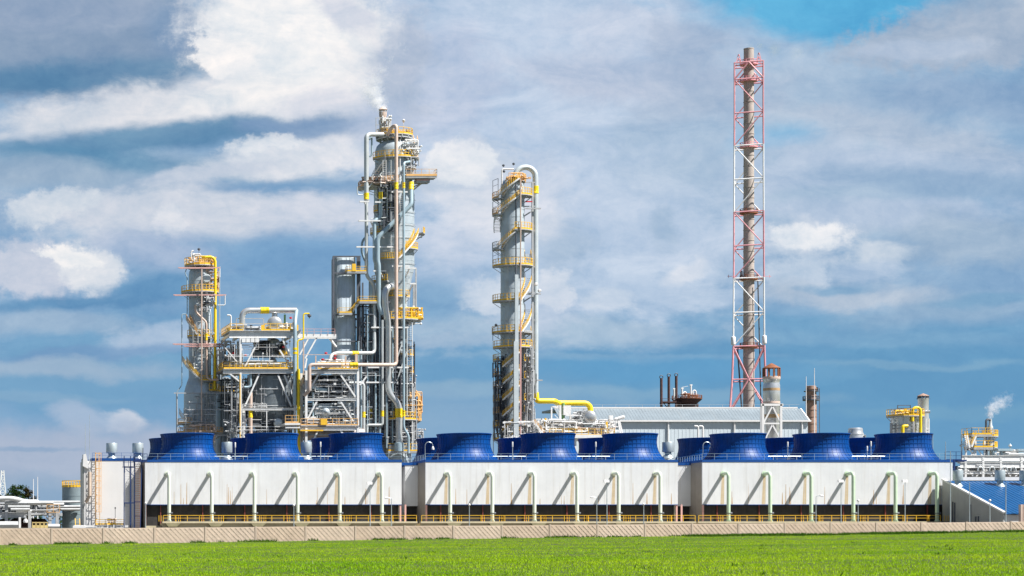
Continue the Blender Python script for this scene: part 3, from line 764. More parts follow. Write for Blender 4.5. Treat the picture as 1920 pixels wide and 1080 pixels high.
RL = [
 (797, 836, 865, 424, 'hook', 'white hooked roof lamp at the first blue stack of the middle block'),
 (1318, 836, 865, 424, 'hook', 'white hooked roof lamp at the first blue stack of the right-hand block'),
 (441, 829, 866, 411.5, 'tube', 'roof lamp on a thin pole between the first two blue stacks of the leftmost block'),
 (601, 828, 866, 411.5, 'tube', 'roof lamp on a thin pole between the last two blue stacks of the leftmost block'),
 (961, 828, 866, 411.5, 'tube', 'roof lamp on a thin pole between the first two blue stacks of the middle block'),
 (1117, 828, 866, 411.5, 'tube', 'roof lamp on a thin pole between the last two blue stacks of the middle block'),
 (1477, 828, 866, 411.5, 'tube', 'roof lamp on a thin pole between the first two blue stacks of the right-hand block'),
 (1633, 827, 866, 411.5, 'tube', 'roof lamp on a thin pole between the last two blue stacks of the right-hand block'),
 (1626, 836, 866, 414, 'tube', 'shorter roof lamp left of the last blue stack of the right-hand block'),
 (1773, 828, 866, 412, 'none', 'thin roof mast at the right end of the right-hand block'),
 (1749, 815, 866, 424, 'none', 'thin roof mast just right of the last blue stack'),
]
for px, y0, y1, Y, k, lb in RL:
    zb_ = P(0, y1, Y).z; t = lamp_post(lb, px, y0, 1045-(DZ*F/Y), Y, k, .07, 'lamps on the cooling tower roofs')

# ================================================================ roof ventilators
def ventilator(label, px, ytop, ybot, wpx, Y, group='drum-shaped roof ventilators'):
    c = P(px, ybot, Y); r = M(wpx, Y)/2; h = P(px, ytop, Y).z-c.z
    t = thing('roof_ventilator', label, 'ventilator', c, group)
    b = MB().lathe(c, [(r*1.15, 0), (r*1.1, h*.05), (r*.6, h*.24), (r*.55, h*.42)], 20); b.build('base_cone', 'galvanised', t)
    b = MB().lathe(c, [(r*.5, h*.395), (r*.99, h*.4), (r, h*.41), (r, h*.98), (r*.97, h), (r*.9, h), (r*.88, h*.9)], 24, cap=(True, True))
    for a in (60, 180, 300): b.beam((c.x+r*.5*math.cos(R(a)), c.y+r*.5*math.sin(R(a)), c.z+h*.2), (c.x+r*.7*math.cos(R(a)), c.y+r*.7*math.sin(R(a)), c.z+h*.5), .08)
    b.build('drum', 'galvanised', t); return t
ventilator('galvanised drum ventilator on the white pump house roof', 209.5, 831, 862, 21, 416)
ventilator('galvanised drum ventilator behind the top of the navy ladder towers', 258.5, 831, 862, 21, 416.5)
ventilator('galvanised drum ventilator between the two leftmost blue front stacks', 425.5, 829, 862, 20, 426)
ventilator('galvanised drum ventilator beside the foot of the thick yellow pipe', 574.5, 829, 862, 20, 426)
ventilator('galvanised drum ventilator in the gap between the middle and right-hand blocks', 1252.5, 829, 860, 21, 431)
ventilator('galvanised drum ventilator at the right end wall on the blue roof', 1796, 882, 914, 18, 406)
ventilator('galvanised drum ventilator on the blue roof ridge right of the masts', 1875, 882, 914, 18, 406)
ventilator('galvanised drum ventilator on the blue roof cut by the photo edge', 1921, 882, 914, 18, 406)

# ================================================================ white pump house at the left
Yp = 412.5; x0, x1 = P(158, 0, Yp).x, P(264, 0, Yp).x; zt = P(0, 864, Yp).z
t = thing('pump_house', 'plain white flat-roofed pump house with blue roof edge beside the cooling towers', 'building', ((x0+x1)/2, Yp, ZG))
MB().box(x0, x1, Yp, Yp+7.5, ZG-1, zt).build('wall', 'wall_clean', t)
MB().box(x0+1.4, x1+.05, Yp-.06, Yp+7.4, zt+.002, zt+.5).build('roof_edge', 'deck_blue', t)
b = MB().hexa([(x0-.3, Yp-.35, zt-1.0), (x0+.9, Yp-.35, zt-1.6), (x0+.9, Yp+1.6, zt-1.6), (x0-.3, Yp+1.6, zt-1.0), (x0-.2, Yp-.35, zt+1.2), (x0+.3, Yp-.35, zt+1.3), (x0+.3, Yp+1.6, zt+1.3), (x0-.2, Yp+1.6, zt+1.2)]); b.build('parapet_block', 'wall_clean', t)
MB().box(x0-.25, x0-.003, Yp+.1, Yp+3, ZG, zt+.4).build('corner_pier', 'wall_grey', t)
b = MB().tube(fil([P(168, 885, 411.3), P(168, 930, 411.3), P(161, 941, 412.1)], .8), .3, 10); b.tube([P(168, 930, 411.3), P(168, 885, 411.3)], .36, 10); b.build('flue_pipe', 'fence_pale', t)
b = MB().rail([(x0+1.6, Yp+.3, zt+.5), (x1, Yp+.3, zt+.5)], 1.0, 1.8, .05, kick=0); b.build('roof_railing', 'deck_blue', t)
b = MB().box(P(138, 0, 409.5).x, P(240, 0, 409.5).x, 409.1, 409.9, 5.6, 6.0); b.box(P(136, 0, 409.5).x, P(160, 0, 409.5).x, 408.9, 410.1, 5.2, 5.9)
for px in (200, 212): b.box(P(px, 0, 409).x, P(px+6, 0, 409).x, 408.5, 409, 5.2, 6.1)
b.build('plinth', 'wall_clean', t)
# yellow caged ladder
lb = thing('caged_ladder', 'tall yellow caged ladder up the white pump house wall', 'ladder', P(184, 985, 411.5))
ladder(MB(), P(183, 985, 412), P(183, 848, 412), .8, False, t=.1).build('ladder', 'orange_rail', lb)
b = MB()
for y in (850, 866, 879, 893, 902, 915, 930, 945, 960):
    for a, c in (((-.55, 0), (-.5, -.7)), ((-.5, -.7), (.5, -.7)), ((.5, -.7), (.55, 0))):
        q_ = P(184, y, 412); b.beam(q_+V((a[0], a[1], 0)), q_+V((c[0], c[1], 0)), .09)
for dx_ in (-.5, 0, .5): b.beam(P(184, 960, 412)+V((dx_, -.7, 0)), P(184, 849, 412)+V((dx_, -.7, 0)), .07)
b.build('safety_cage', 'orange_rail', lb)
b = MB().rail([P(180, 984, 409), P(232, 984, 409)], 1.0, 1.6, .09, kick=.3); b.build('foot_railing', 'yellow', lb)
pp = thing('pump_skid', 'small grey pumps and valves behind the yellow foot railing of the pump house', 'pump', P(209, 985, 410.3))
b = clutter(random.Random(4), P(200, 0, 410.5).x, P(218, 0, 410.5).x, 410.1, 411.3, 5.8, 7.2, 16); b.build('pump', 'pipe_tan', pp)
MB().tube([P(216, 982, 409.7), P(216, 952, 409.7)], .05, 6).box(P(215, 0, 409.7).x, P(217.2, 0, 409.7).x, 409.6, 409.85, P(0, 954, 409.7).z, P(0, 951, 409.7).z).build('gauge_post', 'steel_dark', pp)
# navy stair towers
st = thing('ladder_tower', 'navy steel ladder tower with platform between pump house and cooling tower', 'stair tower', P(240, 992, 406), 'navy ladder towers beside the leftmost cooling tower block')
b = MB()
for px in (232.5, 244.5):
    b.beam(P(px, 990, 406), P(px+.3, 855, 406), .16); b.beam(P(px+1, 990, 407.4), P(px+1, 874, 407.4), .14)
for y in (876, 943): b.beam(P(232, y, 406), P(252, y, 406), .2)
b.beam(P(236, 880, 406), P(252, 893, 406), .1)
b.build('frame', 'navy', st)
ladder(MB(), P(238.5, 990, 406.2), P(238.5, 877, 406.2), .9, t=.09).build('ladder', 'steel_grey', st)
b = MB().box(P(231, 0, 406).x, P(251, 0, 406).x, 405.9, 407.5, P(0, 876, 406).z, P(0, 874.5, 406).z); b.rail([P(231, 874, 406), P(251, 874, 406)], 1.2, .9, .08, kick=0); b.build('platform', 'navy', st)
st = thing('ladder_tower', 'taller navy ladder tower with brown wire cage against the cooling tower end', 'stair tower', P(257, 992, 406.5), 'navy ladder towers beside the leftmost cooling tower block')
b = MB(); b.beam(P(252, 992, 406.5), P(252.5, 850, 406.5), .2); b.beam(P(263, 992, 406.5), P(266, 862, 406.5), .16)
for y in (941, 968): b.beam(P(252, y, 406.5), P(263, y, 406.5), .18)
b.build('frame', 'navy', st)
ladder(MB(), P(257.5, 992, 407), P(257.5, 858, 407), 1.0, t=.09).build('ladder', 'chimney_brown', st)
b = MB()
for i in range(34):
    y = 990-i*3.6; q_ = P(257.5, y, 406.6)
    for s in ((-.5, .3, -.4, -.3), (-.4, -.3, .4, -.3), (.4, -.3, .5, .3)): b.beam(q_+V((s[0], s[1], 0)), q_+V((s[2], s[3], 0)), .06)
b.build('safety_cage', 'chimney_brown', st)
b = MB().box(P(250, 0, 406).x, P(276, 0, 406).x, 405.9, 406.9, P(0, 866, 406).z, P(0, 864.2, 406).z); b.rail([P(250, 864, 406), P(276, 864, 406)], 1.3, .8, .09, kick=.2); b.rail([P(268, 864, 406), P(268, 850, 406)], 1, 1, .1); b.build('platform', 'navy', st)
# storage tank
c = P(139, 990, 446); r = M(22.5, 446); t = thing('storage_tank', 'dull grey cylindrical storage tank with yellow railed roof behind the pump house', 'tank', (c.x, c.y, ZG))
zt = P(0, 914, 446).z; b = MB().lathe((c.x, c.y, 0), [(r, ZG-.5), (r, zt), (r*.6, zt+.35), (.05, zt+.5)], 36)
for k in range(1, 5): z = ZG+(zt-ZG)*k/5; b.lathe((c.x, c.y, z), [(r+.03, 0), (r+.03, .08)], 36)
b.build('shell', 'tank_grey', t)
MB().rail([*arc((c.x, c.y), r, 0, 360, zt, 26)], 1.35, 1.1, .09, kick=.45).build('railing', 'yellow', t)
MB().lathe(P(149, 949, 444), [(.25, -.5), (.25, .4)], 10, axis=(0, 1, 0)).build('nozzle', 'steel_white', t)
ladder(MB(), P(146, 990, 441), P(145, 972, 442), .9, t=.12).build('step_ladder', 'yellow', t)
for px, y0, lbl in ((160, 795, 'thin lightning mast at the left corner of the pump house'), (168, 778, 'taller thin lightning mast just left of the yellow caged ladder')):
    tag(MB().tube([P(px, 864, 413.5), P(px, 835, 413.5), P(px, y0, 413.5)], [.07, .05, .03], 6).build('lightning_mast', 'galvanised', None, P(px, 864, 413.5)), lbl, 'mast', 'lightning masts')

# ================================================================ blue-roofed hall at the right
X = 201.3; xr = 330.0; Y1, Y2 = 387.5, 409.2; ze, zr = P(0, 962, Y1).z, P(0, 900, Y2).z
t = thing('blue_roofed_hall', 'long low hall with glossy blue roof and grey sloping gable wall at the right', 'building', (X+5, Y1, ZG))
MB().hexa([(X, Y1-.1, ZG-1), (X+.25, Y1-.1, ZG-1), (X+.25, Y2, ZG-1), (X, Y2, ZG-1), (X, Y1-.1, ze), (X+.25, Y1-.1, ze), (X+.25, Y2, zr), (X, Y2, zr)]).build('gable_wall', 'wall_grey', t)
b = MB().beam((X+.1, Y1-.4, ze+.1), (X+.1, Y2, zr+.12), .55, .3); b.build('verge', 'white_paint', t)
b = MB().hexa([(X+.4, Y1-.5, ze-.25), (xr, Y1-.5, ze-.25), (xr, Y2, zr-.3), (X+.4, Y2, zr-.3), (X+.4, Y1-.5, ze-.1), (xr, Y1-.5, ze-.1), (xr, Y2, zr-.15), (X+.4, Y2, zr-.15)])
x = X+1
while x < 260: b.beam((x, Y1-.5, ze-.06), (x, Y2, zr-.11), .04, .05); x += .8
b.build('roof', 'roof_blue', t)
MB().box(X+.3, xr, Y1, Y1+.3, ZG-1, ze-.3).box(X+.3, xr, Y2+.02, Y2+.4, ZG, zr-.05).build('wall', 'white_paint', t)
MB().box(X+3, xr, Y2-.3, Y2+.5, zr-.1, zr+.55).build('ridge_cap', 'white_paint', t)
b = MB()
for px, y0, y1 in ((1784, 938, 978), (1788, 940, 978), (1818, 945, 978), (1828, 968, 978), (1833, 968, 978)): b.beam((X-.05, Y1+(1877-px)*.19, P(0, y1, 395).z), (X-.05, Y1+(1877-px)*.19, P(0, y0, 395).z), .2)
build_each(b, 'wall_bracket', 'steel_dark', t)
b = MB(); 
for px in (1912, 1917): b.box(P(px, 0, 386).x, P(px+3.5, 0, 386).x, 385.6, 386.4, P(0, 978, 386).z, P(0, 946, 386).z)
build_each(b, 'downpipe', 'pipe_tan', t)
# ================================================================ left column with fat lower body (scale 8.5 px/m)
Y = 480.0; A = lambda px, py, d=0: P(px, py, Y+d); m_ = lambda p: M(p, Y)
c0 = A(375, 1003); tA = thing('distillation_column', 'short grey column with swollen lower body, railed platforms and yellow pipe at the left', 'column', (c0.x, Y, ZG), 'tall process columns')
shell(tA, 'shell', 375, Y, [(.1, 499), (9, 500), (16, 503), (20, 509), (21, 515), (21, 708), (24, 716), (29, 732), (30, 740), (30, 1003)], 'cladding', 1.6)
cA = (c0.x, Y); z = lambda y: A(0, y).z
b = MB().lathe(A(386, 523, -m_(18)), [(m_(8), 0), (m_(8), 1.1), (m_(7), 1.3)], 20, axis=(0, -1, 0)); b.lathe(A(369, 572, -m_(20)), [(m_(3), 0), (m_(3), 1.0)], 14, axis=(0, -1, 0)); b.lathe(A(370, 622, -m_(20)), [(m_(4.5), 0), (m_(4.5), .9)], 14, axis=(0, -1, 0)); b.build('manhole', 'cladding_light', tA)
platform(tA, cA, z(499), m_(6), m_(29), 0, 360, 'yellow', n=18, h=1.7)
platform(tA, cA, z(549), m_(21), m_(35), -190, 10, 'yellow', n=18, h=1.4)
platform(tA, cA, z(633), m_(21), m_(30), -150, 20, 'yellow', n=14, h=1.4)
spiral(tA, cA, m_(24), m_(33), 210, z(600), 252, z(630), 'orange_rail')
spiral(tA, cA, m_(27), m_(35), 195, z(678), 262, z(713), 'yellow')
platform(tA, cA, z(716), m_(24), m_(33), -98, -20, 'yellow', n=10)
platform(tA, cA, z(735), m_(30), m_(36), -70, 20, 'yellow', n=8, h=1.6)
platform(tA, cA, z(812), m_(30), m_(43), -195, 15, 'orange_rail', n=16)
platform(tA, cA, z(795), m_(30), m_(42), -185, -120, 'orange_rail', n=8)
spiral(tA, cA, m_(33), m_(42), 195, z(775), 225, z(795), 'steel_white', n=8)
rng = random.Random(11)
clutter(rng, A(352, 0).x, A(404, 0).x, Y-3, Y+2, z(498), z(480), 26, .06, .2).build('small_piping', 'orange_rail', tA)
clutter(rng, A(383, 0).x, A(408, 0).x, Y-2.8, Y-1, z(545), z(500), 22, .07, .2).build('small_piping', 'pipe_tan', tA)
clutter(rng, A(366, 0).x, A(402, 0).x, Y-3.6, Y-2.6, z(590), z(552), 30, .05, .18).build('small_piping', 'steel_grey', tA)
clutter(rng, A(352, 0).x, A(372, 0).x, Y-3.2, Y-2.6, z(498), z(478), 10, .06, .16).build('small_piping', 'white_paint', tA)
clutter(rng, A(345, 0).x, A(400, 0).x, Y-5.4, Y-3.9, z(830), z(795), 40, .04, .12).build('small_piping', 'pipe_tan', tA)
clutter(rng, A(345, 0).x, A(405, 0).x, Y-4.6, Y-3.7, z(800), z(738), 34, .03, .08).build('small_piping', 'steel_grey', tA)
clutter(rng, A(355, 0).x, A(398, 0).x, Y-3.6, Y-2.6, z(705), z(600), 30, .03, .09).build('small_piping', 'pipe_grey', tA)
b = MB()
for y, xa, xb in ((502, 334, 413), (553, 325, 424), (645, 324, 422), (649, 345, 420)): b.beam(A(xa, y, -4.3), A(xb, y, -4.3), .3, .2); b.beam(A(xa+3, y+1, -3), A(xb-6, y+1, -3), .2, .2)
build_each(b, 'pipe_support', 'pink_pipe', tA)
b = MB()
for y, xa, xb in ((737, 326, 440), (768, 345, 430), (777, 345, 405), (790, 335, 380), (803, 332, 390), (816, 340, 440)): b.beam(A(xa, y, -4.5), A(xb, y, -4.5), .16, .2)
b.tube([A(332, 737, -4), A(332, 832, -4)], .12, 6); b.tube([A(348, 765, -4.4), A(348, 832, -4.4)], .1, 6); b.tube([A(385, 765, -4.4), A(385, 832, -4.4)], .1, 6)
b.build('scaffold_rail', 'steel_grey', tA)
pipe('', [(378, 505, -5), (378, 790, -5)], 1.3, 'pipe_tan', Y, parent=tA, name='riser_pipe')
pipe('', [(366, 572, -4), (366, 584, -4), (387, 604, -4), (387, 640, -4), (388, 708, -4), (394, 712, -4), (410, 712, -4)], 1.9, 'pipe_tan', Y, [(387, 625, 387, 638)], parent=tA, name='riser_pipe')
pipe('', [(351, 500, -2), (347, 512, -2), (351, 520, -2), (351, 589, -2), (341, 589, -2), (341, 722, -2), (331, 736, -2), (331, 832, -2)], .9, 'pipe_blue', Y, parent=tA, name='drain_pipe')
pipe('', [(412, 502, -2), (412, 640, -2)], .7, 'pipe_grey', Y, parent=tA, name='drain_pipe')
pipe('', [(408, 572, -2), (422, 572, -2), (422, 553, -2), (404, 553, -2)], .8, 'steel_white', Y, parent=tA, name='davit_frame')
pipe('', [(359, 497, -2), (359, 471, -2), (363, 470, -2)], 1.3, 'white_paint', Y, parent=tA, name='vent_pipe')
pipe('', [(395, 590, -3), (395, 660, -3), (400, 668, -3), (400, 706, -3)], 1.4, 'cladding', Y, parent=tA, name='riser_pipe')
pipe('', [(412, 500, -2), (412, 470+50, -2)], 1.1, 'white_paint', Y, parent=tA, name='vent_pipe')
pipe('bright yellow pipe hooking over the top of the short left column', [(378, 482, -3), (398, 482, -3), (403.5, 488, -3), (403.5, 640, -3), (402, 730, -3)], 2.6, 'yellow_bright', Y, name='process_pipe', bandmat='yellow')
tag(MB().lathe(A(373, 470, -1), [(.08, 0), (.32, .2), (.32, .45), (.1, .6)], 10).beam(A(373, 470, -1), A(373, 484, -1), .08).build('horn_siren', 'steel_dark', None, A(373, 484)), 'small dark siren on a stalk on top of the short left column', 'siren')
# slim dark vessels behind
for cx, r, y0, y1, mt, lb in ((423, 9.5, 706, 1003, 'cladding_shaded', 'slim dark vertical drum standing right of the short left column'), (410, 5, 652, 1003, 'cladding', 'thin grey standpipe vessel between the left column and the dark drum'), (440, 6, 660, 1003, 'cladding_shaded', 'slim dark vessel right behind the white frame post')):
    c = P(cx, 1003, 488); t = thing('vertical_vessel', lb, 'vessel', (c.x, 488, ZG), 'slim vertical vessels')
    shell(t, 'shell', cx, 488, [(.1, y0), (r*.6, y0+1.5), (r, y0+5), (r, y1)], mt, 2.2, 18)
    if r > 8:
        platform(t, (c.x, 488), P(0, 735, 488).z, M(r, 488), M(r+7, 488), -180, 0, 'yellow', n=8)
        b = MB().tube([P(cx+12, 700, 485), P(cx+12, 832, 485)], .3, 8).tube([P(cx-11, 755, 485), P(cx-11, 832, 485)], .2, 8); b.build('riser_pipe', 'pipe_blue', t)
        clutter(random.Random(2), c.x-3, c.x+3, 483, 486, P(0, 770, 488).z, P(0, 640, 488).z, 34, .06, .2).build('small_piping', 'steel_dark', t)

# ================================================================ first steel frame with overhead drum
Y = 470.0; A = lambda px, py, d=0: P(px, py, Y+d); m_ = lambda p: M(p, Y); z = lambda y: A(0, y).z
tS = thing('steel_frame', 'white steel frame with two railed decks, braces and a dark hopper inside', 'steel structure', A(506, 1000), 'white process frames')
D_ = 11.0
def girder(b, x0, x1, y, d, w=.35, h=.7, mk=True): b.ibeam(A(x0, y, d), A(x1, y, d), w, h)
b = MB()
for px in (451, 553):
    for d in (0, D_): b.beam(A(px, 1000, d), V((A(px, 0).x, Y+d, z(634))) if False else A(px, 634, d), .45, .45)
b.beam(A(446, 700, D_*.6), A(446, 640, D_*.6), .4); b.beam(A(459, 1000, 1.2), A(457, 770, 1.2), .7); build_each(b, 'post', 'steel_white', tS)
b = MB().beam(A(565, 700), A(565, 1000), .55); build_each(b, 'post', 'steel_white', tS)
b = MB(); girder(b, 430, 563, 628, 0, .4, 1.3); girder(b, 430, 563, 628, D_, .4, 1.0); girder(b, 418, 552, 697, 0, .4, .75); girder(b, 418, 552, 697, D_, .4, .75)
girder(b, 452, 562, 767, 0, .35, .5); girder(b, 452, 562, 767, D_, .35, .5)
for px in (432, 453, 486, 520, 552): b.beam(A(px, 628), A(px, 628)+V((0, D_, 0)), .3, .6); b.beam(A(px, 697), A(px, 697)+V((0, D_, 0)), .3, .5)
for i in range(4): b.box(A(453+i*8.3, 0).x, A(460+i*8.3, 0).x, Y-.4, Y+.4, z(642), z(634.5))
b.beam(A(560, 630, 1), A(630, 630, 1), .6, .75); b.beam(A(560, 633, 4), A(630, 633, 4), .4, .5)
build_each(b, 'girder', 'steel_white', tS)
b = MB()
for d in (0, D_):
    for u in (((487, 634), (458, 690)), ((529, 634), (551, 688)), ((524, 656), (549, 694)), ((486, 701), (459, 762)), ((533, 703), (557, 762)), ((521, 703), (546, 762))): b.beam(A(*u[0], d+.2), A(*u[1], d+.2), .32)
b.beam(A(594, 633, 1), A(572, 672, 1), .3); b.beam(A(578, 635, 4), A(562, 665, 4), .3); b.beam(A(617, 633, 4), A(630, 650, 6), .35); b.beam(A(575, 672, 1), A(572, 690, 1), .3)
b.beam(A(422, 652), A(444, 678), .18); b.beam(A(430, 700), A(450, 716), .3); b.beam(A(435, 706), A(450, 716), .15)
build_each(b, 'brace', 'steel_white', tS)
p = MB().box(A(430, 0).x, A(563, 0).x, Y-.5, Y+D_+.4, z(621.5), z(620)).build('top_deck', 'steel_grey', tS)
b = MB().rail([A(431, 620, -.4), A(456, 620, -.4)], 1.5, 1.4, .1, kick=.35); b.rail([A(495, 620, -.4), A(557, 620, -.4)], 1.5, 1.3, .1, kick=.4); b.rail([A(431, 620, -.4), V((A(431, 0).x, Y+D_, z(620)))], 1.5, 1.4, .09, kick=.4); b.rail([A(496, 620, D_-1), A(557, 620, D_-1)], 1.4, 1.4, .1, kick=.5)
for px in (492, 542, 556): b.box(A(px, 0).x, A(px+6, 0).x, Y+1.4, Y+1.5, z(619), z(608))
build_each(b, 'railing', 'yellow', p)
p = MB().box(A(418, 0).x, A(550, 0).x, Y-.5, Y+D_+.4, z(693), z(691.8)).build('middle_deck', 'steel_grey', tS)
b = MB().rail([A(419, 692, -.4), A(549, 692, -.4)], 1.5, 1.35, .1, kick=.45); b.rail([A(419, 692, -.4), V((A(419, 0).x, Y+D_, z(692)))], 1.5, 1.3, .1, kick=.5); b.rail([A(424, 692, D_), A(549, 692, D_)], 1.4, 1.5, .1, kick=.3); b.build('railing', 'yellow', p)
b = MB().rail([A(455, 766), A(500, 766)], .95, 2.6, .1, kick=0); b.beam(A(500, 768), A(500, 1000), .18); b.beam(A(540, 800), A(540, 1000), .14)
for y, xa, xb in ((668, 425, 560), (800, 445, 560), (806, 445, 562)): b.beam(A(xa, y, -1), A(xb, y, -1), .11)
b.build('railing', 'steel_white', tS)
b = MB().rail([A(563, 628, .6), A(628, 628, .6)], 1.3, 1.6, .07, kick=0); b.build('walkway_railing', 'pink_pipe', tS)
b = MB().rail([A(443, 619, 2), A(494, 619, 2)], 2.5, 20, .16, kick=0, ends=True)
b.build('lifting_frame', 'steel_grey', tS)
rng = random.Random(21)
clutter(rng, A(486, 0).x, A(546, 0).x, Y+2, Y+9, z(660), z(635), 70, .1, .4).build('small_piping', 'steel_dark', tS)
clutter(rng, A(430, 0).x, A(560, 0).x, Y+.3, Y+9, z(692), z(680), 60, .06, .22).build('small_piping', 'steel_white', tS)
clutter(rng, A(432, 0).x, A(492, 0).x, Y+.3, Y+8, z(619), z(608), 40, .06, .22).build('small_piping', 'steel_grey', tS)
clutter(rng, A(520, 0).x, A(562, 0).x, Y+.3, Y+8, z(619), z(603), 26, .06, .2).build('small_piping', 'white_paint', tS)
clutter(rng, A(455, 0).x, A(556, 0).x, Y+2, Y+5, z(766), z(702), 60, .05, .22).build('small_piping', 'steel_grey', tS)
clutter(rng, A(430, 0).x, A(560, 0).x, Y+4, Y+10, z(832), z(705), 80, .06, .25).build('small_piping', 'steel_dark', tS)
clutter(rng, A(420, 0).x, A(448, 0).x, Y+1, Y+8, z(690), z(634), 40, .05, .2).build('small_piping', 'steel_grey', tS)
clutter(rng, A(455, 0).x, A(552, 0).x, Y+.2, Y+1.5, z(832), z(702), 26, .03, .08).build('small_piping', 'steel_grey', tS)
clutter(rng, A(420, 0).x, A(460, 0).x, Y+.2, Y+2, z(832), z(702), 36, .03, .1).build('small_piping', 'steel_grey', tS)
clutter(rng, A(455, 0).x, A(552, 0).x, Y+.5, Y+3, z(832), z(775), 60, .04, .12).build('small_piping', 'steel_dark', tS)
clutter(rng, A(432, 0).x, A(550, 0).x, Y+.2, Y+2, z(690), z(634), 22, .03, .07).build('small_piping', 'steel_white', tS)
b = MB()
for px, py in ((438, 664), (460, 668), (539, 678), (545, 598), (532, 652)): b.lathe(A(px, py, .8), [(.08, 0), (.3, .05), (.32, .32), (.15, .42)], 10)
build_each(b, 'valve_actuator', 'red_paint', tS)
# vessels carried by the frame
t = thing('overhead_drum', 'shiny domed drum on the top deck of the white frame, under the big silver pipe', 'drum', A(515, 620, 2), None)
b = MB().drum(A(515, 607, 1.5), A(515, 607, 8), m_(14), 24, .5).lathe(A(515, 597, 2.5), [(m_(6), 0), (m_(5.2), .6), (m_(4.8), 1.6)], 14); b.build('body', 'silver', t)
MB().box(A(503, 0).x, A(527, 0).x, Y+2, Y+2.6, z(620), z(612)).box(A(503, 0).x, A(527, 0).x, Y+6, Y+6.6, z(620), z(612)).build('saddle', 'steel_dark', t)
t = thing('exchanger_drum', 'dark drum with funnel bottom hanging beneath the top deck of the white frame', 'drum', A(512, 692, 4), None)
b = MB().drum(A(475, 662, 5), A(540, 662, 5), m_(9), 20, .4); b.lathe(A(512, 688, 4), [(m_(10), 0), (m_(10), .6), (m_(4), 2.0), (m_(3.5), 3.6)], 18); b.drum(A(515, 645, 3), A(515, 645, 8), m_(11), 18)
b.build('body', 'cladding_shaded', t)
MB().box(A(529, 0).x, A(545, 0).x, Y+3, Y+4, z(664), z(655)).build('marking_band', 'yellow', t)
b = MB().box(A(467, 0).x, A(517, 0).x, Y+1.5, Y+6, z(676.5), z(674.5)); b.build('support_beam', 'steel_white', t)
t = thing('hopper', 'large dark hopper with cone bottom inside the white frame', 'hopper', A(507, 1000, 6), None)
shell(t, 'shell', 507, Y+6, [(30, 698), (44, 708), (44, 772), (40, 784), (14, 826), (12, 840)], 'cladding_shaded', 1.6)
b = MB()
for px in (468, 546): b.beam(A(px, 780, 6), A(px, 1000, 6), .4)
build_each(b, 'leg', 'steel_grey', t)
t = thing('small_drum', 'small pale round-ended drum low in the white frame beneath the hopper', 'drum', A(521, 810, 1), None)
MB().drum(A(521, 793, .8), A(521, 793, 5), m_(9), 20, .5).lathe(A(528, 775, 2), [(.35, 0), (.35, 1.6)], 10).build('body', 'cladding_light', t)
b = MB().beam(A(515, 800, 2), A(515, 832, 2), .25); b.beam(A(527, 800, 2), A(527, 832, 2), .25); build_each(b, 'leg', 'steel_grey', t)
# pipes of the first frame
pipe('big silver overhead pipe with yellow bands across the top of the white frame', [(454, 640, 2), (454, 582, 2), (545, 582, 2), (556, 582, 2)], 5.6, 'silver', Y, [(488, 582, 504, 582)], name='process_pipe', bend=2.6, n=18)
pipe('blue-grey downpipe with a yellow and red band at the right post of the white frame', [(556, 582, 2), (554, 596, 0), (553, 612, -.9), (553, 760, -.9)], 3.6, 'pipe_blue', Y, [(553, 652, 553, 656), (553, 660, 553, 664)], name='process_pipe', n=14)
pipe('yellow pipe with a hooked top running down beside the white frame', [(580, 588, -1), (569, 588, -1), (569, 636, -1), (558, 638, -1), (558, 800, -1)], 1.4, 'yellow_bright', Y, name='process_pipe')
pipe('tan vertical pipe standing just right of the hooked yellow pipe', [(569, 640, -1), (569, 722, -1), (561, 722, -1)], 1.3, 'pipe_tan', Y, name='process_pipe')
pipe('thick yellow pipe running down in front of the second blue stack', [(560, 692, -1.5), (560, 835, -1.5), (566, 858, -1.5)], 2.4, 'yellow_bright', Y, name='process_pipe')
pipe('thin yellow pipe along the left post of the white frame', [(450, 702, -.8), (450, 840, -.8)], 1.0, 'yellow', Y, name='process_pipe')
pipe('tan pipe with yellow band and pale foot low in the left of the white frame', [(470, 736, .5), (470, 838, .5)], 3.4, 'pipe_tan', Y, [(470, 770, 470, 783)], name='process_pipe', n=12)
pipe('grey pipe stub hanging beneath the middle deck of the white frame', [(470, 700, .5), (470, 726, .5), (458, 726, .5)], 2.4, 'pipe_blue', Y, name='process_pipe')
pipe('small white hooked vent at the left end of the top deck', [(426, 591, 0), (433, 591, 0), (433, 622, 0)], 1.4, 'white_paint', Y, name='vent_pipe')
pipe('short green and white standpipe behind the shiny domed drum', [(534, 590, 3), (534, 620, 3)], 1.9, 'green_pipe', Y, name='vent_pipe')
tag(MB().lathe(A(580, 596, -1), [(.08, 0), (.45, .4), (.4, .7)], 8).beam(A(580, 598, -1), A(580, 588, -1), .08).build('horn_siren', 'steel_dark', None, A(580, 588)), 'small dark siren hanging from the hooked yellow pipe', 'siren')

